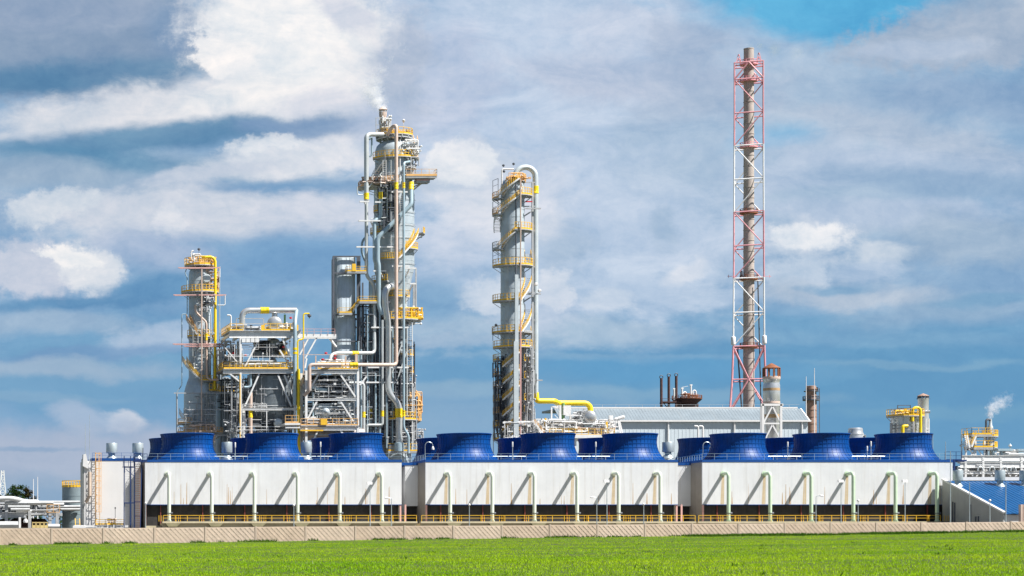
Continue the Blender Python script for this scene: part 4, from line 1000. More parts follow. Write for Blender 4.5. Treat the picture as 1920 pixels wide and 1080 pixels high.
# ================================================================ second steel frame with pump deck
Y = 466.0; A = lambda px, py, d=0: P(px, py, Y+d); m_ = lambda p: M(p, Y); z = lambda y: A(0, y).z
tT = thing('steel_frame', 'lower white steel frame of crossed braces with a yellow-railed pump deck', 'steel structure', A(622, 1000), 'white process frames')
D_ = 10.0; b = MB()
for px in (671, 574):
    for d in (0, D_): b.beam(A(px, 1000, d), A(px, 695, d), .48)
b.beam(A(665, 800, .5), A(665, 700, .5), .25); build_each(b, 'post', 'steel_white', tT)
b = MB()
for d in (0, D_):
    girder(b, 570, 673, 698, d, .4, .7); girder(b, 574, 671, 749, d, .35, .5); girder(b, 562, 676, 804, d, .4, .7)
for px in (580, 605, 640, 668):
    for y in (698, 749, 804): b.beam(A(px, y), A(px, y)+V((0, D_, 0)), .28, .45)
build_each(b, 'girder', 'steel_white', tT)
b = MB()
for d in (0, D_):
    for u in (((597, 702), (572, 745)), ((638, 702), (667, 745)), ((594, 752), (571, 797)), ((638, 752), (667, 797)), ((596, 808), (583, 834)), ((638, 807), (648, 820)), ((675, 722), (687, 706))): b.beam(A(*u[0], d+.1), A(*u[1], d+.1), .32)
build_each(b, 'brace', 'steel_white', tT)
p = MB().box(A(584, 0).x, A(673, 0).x, Y-.4, Y+D_, z(693.5), z(692)).build('top_deck', 'steel_grey', tT)
b = MB().rail([A(596, 692, -.35), A(671, 692, -.35)], 1.4, 1.6, .1, kick=.3); b.rail([A(596, 692, D_), A(671, 692, D_)], 1.4, 1.6, .1, kick=.3); b.build('railing', 'yellow', p)
p = MB().box(A(563, 0).x, A(673, 0).x, Y-.4, Y+D_, z(799.5), z(797.5)).build('lower_deck', 'steel_grey', tT)
b = MB().rail([A(564, 798, -.35), A(671, 798, -.35)], 1.5, 1.3, .1, kick=.35); b.rail([A(535, 793, -.35), A(560, 793, -.35)], 1.6, 1.3, .1, kick=.35); b.build('railing', 'orange_rail', p)
MB().box(A(533, 0).x, A(562, 0).x, Y-.5, Y+4, z(797), z(793.5)).box(A(535, 0).x, A(562, 0).x, Y-.3, Y+.3, z(803), z(800)).build('side_deck', 'steel_white', tT)
b = MB().beam(A(563, 807, -.6), A(606, 807, -.6), .25, .3); b.box(A(600, 0).x, A(612, 0).x, Y-.8, Y-.5, z(797), z(786)); b.build('yellow_beam', 'yellow', tT)
MB().beam(A(567, 665, 0), A(646, 665, 0), .12).beam(A(592, 692, 0), A(592, 667, 0), .24).beam(A(648, 692, 0), A(648, 668, 0), .28).beam(A(668, 692, 0), A(668, 664, 0), .5).build('pipe_support', 'pipe_tan', tT)
rng = random.Random(33)
clutter(rng, A(572, 0).x, A(668, 0).x, Y+2, Y+9, z(748), z(702), 95, .08, .32).build('small_piping', 'steel_dark', tT)
clutter(rng, A(572, 0).x, A(668, 0).x, Y+1, Y+9, z(748), z(702), 45, .06, .22).build('small_piping', 'steel_grey', tT)
clutter(rng, A(572, 0).x, A(668, 0).x, Y+3, Y+9, z(797), z(752), 90, .08, .32).build('small_piping', 'steel_dark', tT)
clutter(rng, A(572, 0).x, A(668, 0).x, Y+.6, Y+7, z(797), z(752), 50, .06, .22).build('small_piping', 'cladding_light', tT)
clutter(rng, A(600, 0).x, A(668, 0).x, Y+.6, Y+7, z(691), z(672), 40, .06, .2).build('small_piping', 'steel_white', tT)
clutter(rng, A(575, 0).x, A(668, 0).x, Y+.2, Y+2, z(748), z(702), 24, .03, .08).build('small_piping', 'steel_white', tT)
clutter(rng, A(575, 0).x, A(668, 0).x, Y+.2, Y+2, z(797), z(752), 24, .03, .08).build('small_piping', 'steel_white', tT)
clutter(rng, A(565, 0).x, A(690, 0).x, Y+1, Y+4, z(840), z(806), 60, .04, .14).build('small_piping', 'steel_grey', tT)
b = MB()
for px, py in ((605, 676), (628, 668), (628, 674), (611, 664)): b.lathe(A(px, py, .8), [(.08, 0), (.3, .05), (.32, .32), (.15, .42)], 10)
build_each(b, 'valve_actuator', 'red_paint', tT)
MB().box(A(577, 0).x, A(598, 0).x, Y+.5, Y+3, z(792), z(787)).hexa([tuple(A(576, 787, .3)), tuple(A(600, 787, .3)), tuple(A(600, 787, .3)+V((0, 3, 0))), tuple(A(576, 787, .3)+V((0, 3, 0))), tuple(A(587, 780, .3)), tuple(A(588, 780, .3)), tuple(A(588, 780, .3)+V((0, 3, 0))), tuple(A(587, 780, .3)+V((0, 3, 0)))]).build('pump_hood', 'steel_white', tT)
t = thing('exchanger_drum', 'grey round-ended drum seen head-on in the lower white frame', 'drum', A(606, 798, 2))
MB().drum(A(606, 771, 2), A(606, 771, 8), m_(15), 24, .4).lathe(A(611, 772, .7), [(m_(7.5), -.6), (m_(7), .25), (m_(4), .75), (.02, .9)], 18, axis=(0, -1, 0)).build('body', 'cladding', t)
MB().box(A(596, 0).x, A(618, 0).x, Y+3, Y+3.6, z(798), z(780)).build('saddle', 'steel_dark', t)
t = thing('horizontal_vessel', 'long grey-brown vessel lying beneath the lower white frame', 'vessel', A(625, 830, 3))
MB().drum(A(573, 814, 3), A(680, 814, 3), m_(10), 20, .5).box(A(595, 0).x, A(616, 0).x, Y+2, Y+4, z(833), z(818)).build('body', 'pipe_tan', t)
t = thing('duct_pipe', 'dark blue-grey slanting duct under the upper beam of the lower white frame', 'pipe', A(600, 740, 1.5))
MB().tube(fil([A(580, 722, 1.5), A(588, 726, 1.5), A(610, 732, 1.5), A(620, 726, 5)], 1), m_(4), 12).build('body', 'pipe_blue', t)
MB().tube([A(587, 736, 1), A(587, 782, 1)], m_(1.8), 10).build('downpipe', 'pipe_blue', t)

# ================================================================ corrugated shaft
Y = 481.0; A = lambda px, py, d=0: P(px, py, Y+d); m_ = lambda p: M(p, Y); z = lambda y: A(0, y).z
t = thing('clad_shaft', 'tall corrugated grey rounded shaft with small yellow platforms left of the tallest tower', 'shaft', A(648, 1000, 2))
x0, x1 = A(629, 0).x, A(668, 0).x; xm, rr = (x0+x1)/2, (x1-x0)/2
def rounded(k, q=1.0):      # rounded-square outline
    a = 2*math.pi*k/64+.001; ca, sa = math.cos(a), math.sin(a); f = lambda u: math.copysign(abs(u)**.42, u)
    return xm+rr*q*f(ca), Y+2.6+2.6*q*f(sa)
b = MB(); vs = []; fs = []
rows = [(1, ZG), (1, z(482)), (.97, z(480.8)), (.6, z(479.6)), (.02, z(479.2))]
for q, zz in rows:
    for k in range(64): vs.append((*rounded(k, q), zz))
for i_ in range(4):
    for k in range(64): fs.append((i_*64+k, i_*64+(k+1) % 64, (i_+1)*64+(k+1) % 64, (i_+1)*64+k))
b.add(vs, fs, True)
for k in range(0, 64, 1): x_, y_ = rounded(k, 1.004); b.beam((x_, y_, ZG), (x_, y_, z(483)), .07, .07)
b.build('cladding_wall', 'cladding', t)
b = MB()
for px in (625, 670.5, 674): b.beam(A(px, 1000, -.5), A(px, 481, -.5), .38)
for y in (481, 512, 590, 640): b.beam(A(624, y, -.5), A(676, y, -.5), .3)
b.beam(A(636, 592, -.6), A(676, 571, -.6), .25); b.beam(A(655, 588, -.6), A(673, 560, -.6), .18); b.build('frame', 'steel_dark', t)
deck(t, A(647, 0).x, A(683, 0).x, Y-2.2, Y-.3, z(511)); deck(t, A(632, 0).x, A(657, 0).x, Y-2.2, Y-.3, z(588.5)); deck(t, A(668, 0).x, A(700, 0).x, Y-3.2, Y-.3, z(568)); 
stair(t, A(657, 589, -1.5), A(672, 570, -1.5))
MB().box(A(656, 0).x, A(663, 0).x, Y-2.3, Y-2.2, z(511), z(497)).build('gate', 'yellow', t)
t = thing('pipe_rack', 'dark steel rack of thin vertical pipes between the corrugated rounded shaft and the tallest tower', 'pipe rack', A(683, 1000))
b = MB()
for px, y0 in ((680, 530), (686, 600), (675, 560), (708, 500), (714, 640), (722, 600)): b.beam(A(px, 1000, -1), A(px, y0, -1), .3)
for y in (575, 640, 700, 752, 800): b.beam(A(672, y, -1), A(726, y, -1), .3)
for y in range(500, 830, 34): b.beam(A(706, y, 1), A(726, y+17, 1), .16); b.beam(A(726, y+17, 1), A(706, y+34, 1), .16)
b.build('frame', 'steel_dark', t)
b = MB()
for px, y0, y1, r in ((672, 640, 835, .18), (677, 655, 835, .2), (689, 592, 835, .14), (712, 560, 835, .2), (704, 700, 835, .2), (725, 610, 840, .16)): b.tube([A(px, y1, -2), A(px, y0, -2)], r, 8)
build_each(b, 'pipe', 'pipe_blue', t)
clutter(random.Random(55), A(668, 0).x, A(728, 0).x, Y-2, Y+3, z(835), z(560), 150, .05, .16).build('small_piping', 'steel_dark', t)
clutter(random.Random(56), A(668, 0).x, A(728, 0).x, Y-2.5, Y+1, z(835), z(690), 60, .05, .14).build('small_piping', 'steel_grey', t)

# ================================================================ tallest tower
Y = 485.0; A = lambda px, py, d=0: P(px, py, Y+d); m_ = lambda p: M(p, Y); z = lambda y: A(0, y).z
c0 = A(739, 1000); cc = (c0.x, Y)
tB = thing('reactor_tower', 'tallest grey process tower, pipes wrapped round it and steam at its top', 'column', (c0.x, Y, ZG), 'tall process columns')
shell(tB, 'shell', 739, Y, [(.1, 262), (14, 263), (25, 267), (32, 274), (35, 283), (35, 330), (37, 340), (37, 505), (33, 520), (25, 560), (23, 590), (23, 700), (28, 720), (32, 760), (32, 1000)], 'cladding', 1.7, 40)
platform(tB, cc, z(256), 1.0, m_(34), 0, 360, 'yellow', n=20, h=1.4)
b = MB()
for k in range(14):
    a = 2*math.pi*k/14; e = V((math.cos(a), math.sin(a), 0)); q = V((cc[0], cc[1], 0)); b.beam(q+e*m_(33)+V((0, 0, z(258))), q+e*m_(24)+V((0, 0, z(268))), .2); b.beam(q+e*m_(33)+V((0, 0, z(256))), q+e*m_(33)+V((0, 0, z(261))), .2)
b.ring(cc, m_(31), m_(33), 0, 2*math.pi, z(260.5), .25, 24); b.build('platform_bracket', 'steel_grey', tB)
platform(tB, cc, z(300), m_(35), m_(44), -165, -8, 'yellow', n=16, h=1.4)
platform(tB, cc, z(352), m_(37), m_(66), -200, -140, 'orange_rail', n=10, h=1.3)
platform(tB, cc, z(348), m_(37), m_(50), -140, -95, 'orange_rail', n=8, h=1.3)
platform(tB, cc, z(490), m_(37), m_(46), -135, -92, 'yellow', n=8, h=1.3)
spiral(tB, cc, m_(38), m_(46), 268, z(490), 330, z(440), 'yellow', 20)
platform(tB, cc, z(440), m_(38), m_(56), -32, -2, 'yellow', n=6, h=1.2)
spiral(tB, cc, m_(37), m_(44), -30, z(300), 5, z(262), 'orange_rail', 10)
spiral(tB, cc, m_(38), m_(45), 180, z(348), 235, z(306), 'steel_grey', 12)
platform(tB, cc, z(559), m_(25), m_(32), -120, -40, 'yellow', n=8, h=1.4)
platform(tB, cc, z(602), m_(23), m_(50), -175, 0, 'yellow', n=16, h=1.5)
platform(tB, cc, z(668), m_(23), m_(36), -150, -20, 'yellow', n=10, h=1.2)
platform(tB, cc, z(745), m_(30), m_(40), -60, 5, 'yellow', n=8, h=1.3)
platform(tB, cc, z(789), m_(32), m_(50), -165, 5, 'yellow', n=14, h=1.6)
platform(tB, cc, z(816), m_(32), m_(40), -70, 5, 'orange_rail', n=8, h=1.2)
spiral(tB, cc, m_(34), m_(42), -50, z(789), -5, z(768), 'yellow', 8)
deck(tB, A(750, 0).x, A(807, 0).x, Y-5.5, Y-3, z(338), 'orange_rail', h=1.5)
MB().box(A(750, 0).x, A(807, 0).x, Y-5.56, Y-5.5, z(338), z(334)).build('railing_panel', 'orange_rail', tB)
deck(tB, A(770, 0).x, A(795, 0).x, Y-5, Y-3, z(346), 'pink_pipe', h=.3)
b = MB().beam(A(790, 344, -4), A(768, 362, -3), .25).beam(A(800, 341, -4), A(770, 352, -3), .25); b.build('platform_bracket', 'steel_grey', tB)
deck(tB, A(716, 0).x, A(784, 0).x, Y-6, Y-4, z(848), 'yellow', h=1.6)
rng = random.Random(44)
clutter(rng, A(668, 0).x, A(730, 0).x, Y-5.5, Y-3, z(352), z(338), 40, .06, .2).build('small_piping', 'pipe_tan', tB)
clutter(rng, A(745, 0).x, A(780, 0).x, Y-5, Y-3, z(300), z(266), 34, .06, .18).build('small_piping', 'steel_white', tB)
clutter(rng, A(748, 0).x, A(776, 0).x, Y-5, Y-3.5, z(340), z(302), 24, .06, .18).build('small_piping', 'steel_grey', tB)
clutter(rng, A(698, 0).x, A(735, 0).x, Y-5.4, Y-4.2, z(440), z(352), 44, .05, .16).build('small_piping', 'steel_dark', tB)
clutter(rng, A(735, 0).x, A(786, 0).x, Y-4, Y-2.8, z(602), z(580), 44, .06, .22).build('small_piping', 'yellow', tB)
clutter(rng, A(732, 0).x, A(786, 0).x, Y-4, Y-2.8, z(612), z(576), 30, .06, .2).build('small_piping', 'steel_white', tB)
clutter(rng, A(735, 0).x, A(786, 0).x, Y-4.5, Y-3.2, z(790), z(735), 30, .06, .22).build('small_piping', 'orange_rail', tB)
clutter(rng, A(715, 0).x, A(772, 0).x, Y-4.5, Y-3.6, z(840), z(700), 90, .05, .18).build('small_piping', 'steel_grey', tB)
clutter(rng, A(698, 0).x, A(770, 0).x, Y-4.8, Y-3.8, z(840), z(605), 70, .05, .16).build('small_piping', 'steel_dark', tB)
clutter(rng, A(716, 0).x, A(772, 0).x, Y-3, Y+3, z(256), z(242), 40, .06, .16).build('small_piping', 'orange_rail', tB)
clutter(rng, A(762, 0).x, A(790, 0).x, Y-4, Y-3, z(850), z(805), 40, .05, .16).build('small_piping', 'steel_grey', tB)
b = MB()
for y, xa, xb in ((378, 674, 692), (414, 672, 718), (463, 668, 740), (499, 735, 766), (614, 696, 766), (717, 686, 746), (360, 734, 764), (689, 690, 766), (379, 703, 722), (508, 700, 724), (503, 755, 780), (532, 768, 780)): b.beam(A(xa, y, -6.2), A(xb, y, -6.2), .4, .3); b.beam(A((xa+xb)/2, y+.5, -6), A((xa+xb)/2+(6 if (xa+xb)/2 < 739 else -6), y+14, -3.2), .25)
build_each(b, 'pipe_support', 'steel_white', tB)
b = MB().beam(A(780, 503, -1), A(780, 592, -1), .3).beam(A(776.5, 530, -.8), A(776.5, 592, -.8), .5)
for px in (763, 767, 761): b.beam(A(px, 610, -2), A(px, 745, -2), .16)
b.beam(A(775, 372, -1), A(775, 440, -1), .12); b.rail([A(778, 427, -1), A(791, 427, -1)], -2.2, 30, .1, kick=0)
build_each(b, 'support_post', 'steel_grey', tB)
b = MB()
for (x0, y0, x1, y1) in ((704, 338, 719, 320), (690, 352, 700, 340), (755, 640, 735, 700), (762, 660, 745, 712), (715, 378, 702, 360)): b.beam(A(x0, y0, -5), A(x1, y1, -5), .25)
b.tube(fil([A(698, 337, -5.4), A(698, 328, -5.4), A(714, 328, -5.4), A(714, 350, -5.4)], .5), .13, 8); b.tube(fil([A(705, 357, -5.4), A(705, 372, -5.4), A(726, 372, -5.4), A(726, 352, -5.4)], .5), .13, 8); b.tube(fil([A(670, 350, -5), A(670, 365, -5), A(690, 365, -5)], .5), .11, 8)
b.tube(fil([A(726, 372, -5.4), A(726, 408, -5.4), A(695, 410, -5.4)], .5), .11, 8); build_each(b, 'light_frame', 'pipe_grey', tB)
MB().lathe(A(757, 227, 0), [(.05, -.4), (.3, -.1), (.35, .2), (.05, .45)], 10).tube([A(756, 256, 0), A(757, 229, 0)], .06, 6).build('beacon_light', 'white_paint', tB)
for y, r0, r1, a0, a1 in ((400, 37, 46, -158, -112), (440, 37, 46, -175, -135), (470, 37, 45, -80, -30), (530, 32, 44, -172, -120), (640, 23, 38, -175, -100), (712, 26, 40, -178, -110), (700, 25, 36, -60, 0), (768, 32, 42, -178, -120)):
    platform(tB, cc, z(y), m_(r0), m_(r1), a0, a1, 'yellow', n=8, h=1.35)
b = MB()
for px, ya, yb, d in ((764, 600, 497, -5.2), (721, 352, 300, -5.2), (770, 789, 612, -4.4), (753, 490, 356, -5), (712, 640, 562, -4.5), (729, 700, 645, -4.2)): ladder(b, A(px, ya, d), A(px, yb, d), .7, t=.09)
b.build('ladder', 'steel_white', tB)
for px, ya, yb, r, mt in ((733, 480, 300, .11, 'pipe_grey'), (750, 345, 262, .12, 'steel_white'), (763, 780, 612, .16, 'pipe_grey'), (736, 830, 610, .2, 'pipe_blue'), (713, 845, 575, .18, 'pipe_grey'), (773, 845, 605, .1, 'steel_white'), (706, 640, 500, .14, 'pipe_grey')):
    MB().tube([A(px, ya, -4.9), A(px, yb, -4.9)], r, 8).build('riser_pipe', mt, tB)
b = MB()
for y in range(330, 500, 24): b.tube(arc(cc, m_(38.5), -150, -15, z(y), 14), .05, 5)
for y in range(610, 830, 22): b.beam(A(703, y, -4.6), A(770, y, -4.6), .1)
b.build('pipe_clamp_rail', 'steel_grey', tB)
# vent on top
tv = thing('vent_stack', 'capped steel vent on top of the tallest tower, steam rising from it', 'vent', A(718, 256, -1))
MB().lathe(A(718, 246, -1), [(m_(5.5), 0), (m_(5.5), 1.2), (m_(4.5), 1.4), (m_(4.5), 2.6), (m_(6), 3.0), (m_(7), 3.5), (m_(7), 4.2)], 16).build('barrel', 'pipe_tan', tv)
MB().lathe(A(718, 206, -1), [(m_(8), 0), (m_(7), .2), (m_(2), .6), (.02, .7)], 16).build('rain_cap', 'pipe_tan', tv)
b = MB()
for k in range(6): a = k*math.pi/3; o = V((m_(6.5)*math.cos(a), m_(6.5)*math.sin(a), 0)); b.beam(A(718, 217, -1)+o, A(718, 205.5, -1)+o, .14)
for px in (705, 712, 729): b.beam(A(px, 256, -2), A(px, 221, -2), .14)
for y in (221, 234, 245): b.beam(A(704, y, -2), A(730, y, -2), .12)
b.build('cap_post', 'steel_grey', tv)
clutter(random.Random(8), A(710, 0).x, A(729, 0).x, Y-3, Y, z(250), z(220), 36, .06, .16).build('small_piping', 'steel_white', tv)
# pipes on the tallest tower
pp = lambda lb, pts, r, mt, bands=(), **k: pipe(lb, pts, r, mt, Y, bands, name='process_pipe', **k)
pp('pale grey pipe bending out of the tallest tower top and down its left side', [(718, 252, -3), (687, 252, -5), (687, 376, -5)], 4.2, 'pipe_grey', [(687, 362, 687, 374)], n=14, bend=2.2)
pp('pale grey doglegged pipe from beside the tallest tower to the lower frame deck', [(687, 377, -5), (687, 517, -5), (702, 534, -5), (702, 662, -6), (628, 662, -12), (619, 668, -13), (619, 690, -13)], 3.3, 'pipe_grey', [(659, 662, 671, 662)], n=12, bend=2.5)
pp('tan riser pipe up the front of the tallest tower, hooked over at the top', [(727, 252, -4), (736, 237, -7), (743, 235, -8), (743, 684, -8), (700, 684, -12), (600, 684, -21)], 3.3, 'pipe_tan', [(743, 342, 743, 355)], n=12, bend=2.4)
pp('tan pipe elbow dropping past the upper deck of the lower white frame', [(640, 684, -21), (580, 684, -21), (580, 732, -21), (571, 741, -20)], 3.4, 'pipe_tan', [(656, 684, 671, 684)], n=12, bend=2.0)
pp('slender blue-grey pipe down the right front of the tallest tower', [(768, 303, -5), (757, 305, -7.5), (757, 803, -7.5), (766, 816, -7.5), (766, 850, -7.5)], 2.3, 'pipe_blue', [(757, 342, 757, 353), (757, 769, 757, 781)], n=10)
pp('blue-grey pipe slanting across the front of the tallest tower', [(771, 342, -5), (771, 384, -6.3), (708, 446, -6.3), (708, 490, -6.3), (710, 498, -6.3), (710, 574, -6), (718, 590, -6)], 4.2, 'pipe_blue', [(771, 342, 771, 356)], n=12, bend=1.6, flanges=[])
pp('short blue-grey pipe with a sidestep left of the tallest tower front', [(713.5, 358, -5.5), (713.5, 408, -5.5), (702, 413, -5.8), (702, 488, -5.8), (708, 500, -5)], 3.3, 'pipe_blue', [(713.5, 360, 713.5, 373)], n=12, bend=1.6)
pp('thick silver S-shaped pipe down the front of the tallest tower', [(742, 537, -3), (729, 537, -5.5), (721, 548, -6), (721, 575, -6), (727, 604, -6), (727, 736, -6), (748, 758, -6), (748, 850, -6)], 6.3, 'silver', [(748, 766, 748, 783)], n=18, bend=2.2)
pp('wide blue-grey vertical pipe between the corrugated rounded shaft and the tallest tower', [(696, 528, -4.5), (696, 850, -4.5)], 4.6, 'pipe_blue', [(696, 767, 696, 784)], n=14)
pp('thin white pipe with a low dogleg behind the third blue stack', [(717, 600, -6.5), (717, 797, -6.5), (688, 797, -6.5), (688, 840, -6.5)], 2.6, 'pipe_grey', [(717, 770, 717, 781)], n=10, bend=1.8)
pp('white pipe turning down at the right post of the lower white frame', [(634, 718, -16), (678, 718, -16), (682, 722, -16), (682, 840, -16)], 2.8, 'pipe_grey', [(682, 772, 682, 783)], n=10, bend=1.6)
pp('small blue hooked pipe left of the tallest tower top', [(692, 262, -3), (697, 256, -3), (697, 290, -3), (693, 294, -3)], 1.6, 'pipe_blue', n=8)
pp('curved blue pipe bulging left at the middle of the tallest tower', [(690, 440, -3), (679, 452, -3), (678, 472, -3), (684, 488, -3), (690, 495, -3)], 2.2, 'pipe_blue', n=10)
t = thing('pipe_sleeve', 'wide grey sleeve at the foot of the thick silver pipe', 'sleeve', A(748, 850, -6)); MB().lathe(A(748, 846, -6), [(m_(9), 0), (m_(9), m_(15)), (m_(7), m_(16))], 18).build('body', 'pipe_blue', t)
t = thing('white_bottle_tank', 'small white domed bottle tank on the low yellow deck right of the third blue stack', 'tank', A(731, 848, -5)); MB().lathe(A(731, 847, -5), [(m_(4), 0), (m_(4), m_(9)), (m_(3), m_(12)), (.05, m_(14))], 14).build('body', 'white_paint', t)

# ================================================================ column wrapped by stairs
Y = 490.0; A = lambda px, py, d=0: P(px, py, Y+d); m_ = lambda p: M(p, Y); z = lambda y: A(0, y).z
c0 = A(961, 1000); cc = (c0.x, Y)
tC = thing('stripping_column', 'slim grey column wrapped in zigzag yellow stairs with a gooseneck pipe on top', 'column', (c0.x, Y, ZG), 'tall process columns')
shell(tC, 'shell', 961, Y, [(.1, 333), (10, 334), (17, 338), (21, 345), (21.5, 350), (21.5, 1000)], 'cladding', 1.8, 32)
platform(tC, cc, z(341), 1.0, m_(24), -100, 40, 'yellow', n=10, h=1.5)
platform(tC, cc, z(369), m_(21.5), m_(36), -85, 5, 'yellow', n=10, h=1.5)
platform(tC, cc, z(373), m_(21.5), m_(37), -190, -150, 'orange_rail', n=5, h=1.4)
platform(tC, cc, z(403), m_(21.5), m_(37), -190, -155, 'orange_rail', n=5, h=1.4)
platform(tC, cc, z(434), m_(21.5), m_(36), -100, 5, 'yellow', n=10, h=1.5)
platform(tC, cc, z(468), m_(21.5), m_(37), -190, -150, 'steel_grey', n=5, h=1.6)
platform(tC, cc, z(500), m_(21.5), m_(37), -185, 5, 'yellow', n=16, h=1.5)
platform(tC, cc, z(566), m_(21.5), m_(37), -185, -80, 'yellow', n=10, h=1.5)
platform(tC, cc, z(625), m_(21.5), m_(38), -185, -80, 'yellow', n=10, h=1.5)
platform(tC, cc, z(625), m_(21.5), m_(36), -70, 5, 'steel_grey', n=8, h=.2)
platform(tC, cc, z(652.5), m_(21.5), m_(36), -185, 0, 'yellow', n=14, h=1.5)
sp = lambda a0, y0, a1, y1, rm='yellow': spiral(tC, cc, m_(22.5), m_(34), a0, z(y0), a1, z(y1), rm, 12)
sp(200, 372, 275, 340); sp(198, 403, 282, 369); sp(196, 470, 272, 434); sp(150, 434, 200, 404, 'steel_white')
sp(280, 566, 345, 522); sp(285, 624, 350, 580); sp(330, 500, 362, 476); sp(335, 648, 360, 620)
for y in (690, 722, 752, 782, 812, 838):
    sp(222, y, 276, y-27)
for y in (676, 703, 727, 752, 775, 800, 824): platform(tC, cc, z(y), m_(21.5), m_(36), -188, -150, 'orange_rail' if y % 2 else 'yellow', n=5, h=1.3)
for y in (679, 711, 752, 774, 802, 828): platform(tC, cc, z(y), m_(21.5), m_(31), -62, 0, 'yellow', n=8, h=1.5)
b = MB().beam(A(967.5, 1000, -4.6), A(967.5, 640, -4.6), 1.05, .6); b.beam(A(968.5, 640, -4.4), A(968.5, 515, -4.4), .75, .5); b.build('cable_duct', 'cladding_light', tC)
MB().tube([A(967.5, 515, -4.4), A(967.5, 345, -3.5)], .16, 8).build('cable_duct', 'steel_dark', tC)
pipe('', [(976, 335, -4.5), (976, 600, -4.5)], 1.3, 'pipe_tan', Y, parent=tC, name='riser_pipe', n=8)
pipe('', [(976, 600, -4.5), (976, 1000, -4.5)], 1.4, 'pink_pipe', Y, parent=tC, name='riser_pipe', n=8)
pipe('', [(941, 355, -2), (941, 317, -2), (963, 317, -2)], 1.4, 'white_paint', Y, parent=tC, name='vent_pipe', n=8)
pipe('', [(994, 690, -3), (994, 1000, -3)], 1.9, 'steel_white', Y, parent=tC, name='riser_pipe', n=8)
b = MB().beam(A(998.5, 1000, -1.5), A(998.5, 342, -1.5), .42, .42)
for y in (342, 387, 391, 433, 500, 548, 552, 600, 660, 711, 716, 760, 800): b.beam(A(975, y, -1.5), A(1003, y, -1.5), .22)
for y, x1 in ((391, 1014), (551, 1014), (713, 1017)): b.beam(A(988, y, -2.2), A(x1, y, -2.2), .35, .3)
for y in (402, 562, 724): b.beam(A(983, y+3, -1.5), A(1000, y-8, -1.5), .3)
for px in (925, 934): b.beam(A(px, 1000, 0), A(px, 668, 0), .13)
for px in (986, 990): b.beam(A(px, 1000, -1), A(px, 650, -1), .16)
b.build('support_post', 'steel_grey', tC)
b = MB()
for y in (335, 375, 466, 611): b.rail([A(924, y+28, -1), A(934, y+24, -1)], 2.9, 20, .1, kick=0)
b.beam(A(924, 680, -1.5), A(924, 708, -1.5), .2); b.beam(A(924, 682, -1.5), A(958, 682, -1.5), .15); b.beam(A(926, 803, -1.5), A(958, 803, -1.5), .12)
b.build('light_frame', 'steel_dark', tC)
rng = random.Random(66)
clutter(rng, A(975, 0).x, A(996, 0).x, Y-4, Y-2, z(835), z(640), 70, .05, .18).build('small_piping', 'steel_grey', tC)
clutter(rng, A(924, 0).x, A(944, 0).x, Y-3, Y, z(830), z(665), 60, .05, .15).build('small_piping', 'steel_dark', tC)
clutter(rng, A(944, 0).x, A(985, 0).x, Y-4, Y-1, z(345), z(328), 22, .06, .16).build('small_piping', 'orange_rail', tC)
clutter(rng, A(930, 0).x, A(1000, 0).x, Y-5, Y-3.5, z(835), z(790), 60, .04, .1).build('small_piping', 'steel_white', tC)
for px, y, d in ((1005, 533, -3), (1011.5, 545, -3)): MB().lathe(A(px, y, d), [(.05, -.4), (m_(3), -.2), (m_(3.2), .15), (m_(2), .35)], 14, axis=(0, -1, 0)).build('lamp', 'white_paint', tC)
b = MB()
for px, py in ((945, 324), (932, 377), (930, 612), (944, 313), (963, 310)): b.lathe(A(px, py, -2), [(.06, 0), (.3, .2), (.3, .45), (.12, .6)], 8)
build_each(b, 'siren', 'steel_dark', tC)
MB().beam(A(985, 378, -2), A(998, 378, -2), .25).build('red_beam', 'red_paint', tC)
pts = [(966, 345), (966, 330)]+[(985-19*math.cos(R(a)), 331-17.5*math.sin(R(a))) for a in range(15, 180, 15)]+[(1004, 335), (1004, 738)]
pipe('silver gooseneck pipe arching over the stair-wrapped column and down its right side', pts, 5.2, 'cladding_light', Y, [(1004, 349, 1004, 363)], n=16, bend=1.2)
Y0 = Y
pipe('bright yellow elbow pipe running right from the foot of the gooseneck', [(1005, 736), (1006, 752), (1040, 752, 0), (1046, 756, 3), (1100, 756, 3), (1107, 763, 3), (1107, 772, 3)], 5.0, 'yellow_bright', Y, n=16, bend=1.2)
# ================================================================ pump deck right of the stair-wrapped column
Y = 488.0; A = lambda px, py, d=0: P(px, py, Y+d); m_ = lambda p: M(p, Y); z = lambda y: A(0, y).z
t = thing('pump_deck', 'cluttered white pump deck with yellow railing beneath the bright yellow elbow pipe', 'platform', A(1090, 1000), None)
b = MB().box(A(1010, 0).x, A(1170, 0).x, Y-4, Y+10, z(823), z(817)); 
for px in (1014, 1040, 1078, 1088, 1128, 1166): b.beam(A(px, 1000, -3), A(px, 823, -3), .5); b.beam(A(px, 1000, 9), A(px, 823, 9), .5)
b.build('slab', 'steel_white', t)
b = MB().rail([A(1030, 817, -3.8), A(1152, 817, -3.8)], 1.5, 1.4, .1, kick=.3); b.beam(A(1022.5, 818, -2), A(1022.5, 784, -2), .35); b.build('railing', 'yellow', t)
b = MB()
for px, y0, w_ in ((1034, 762, .3), (1050, 760, .45), (1015, 785, .25), (1028, 785, .25), (1144, 779, .55), (1148, 779, .3), (1130, 790, .2)): b.beam(A(px, 817), A(px, y0), w_)
b.beam(A(1034, 763), A(1052, 761), .3); b.beam(A(1050, 789), A(1090, 789), .5, .5); b.beam(A(1005, 786), A(1050, 786), .25); b.beam(A(1040, 778), A(1046, 784), .12); b.beam(A(1060, 779), A(1085, 779), .3)
build_each(b, 'post', 'steel_white', t)
stair(t, A(1003, 795, -3), A(1020, 818, -3), 1.0, 'orange_rail')
r_ = random.Random(77)
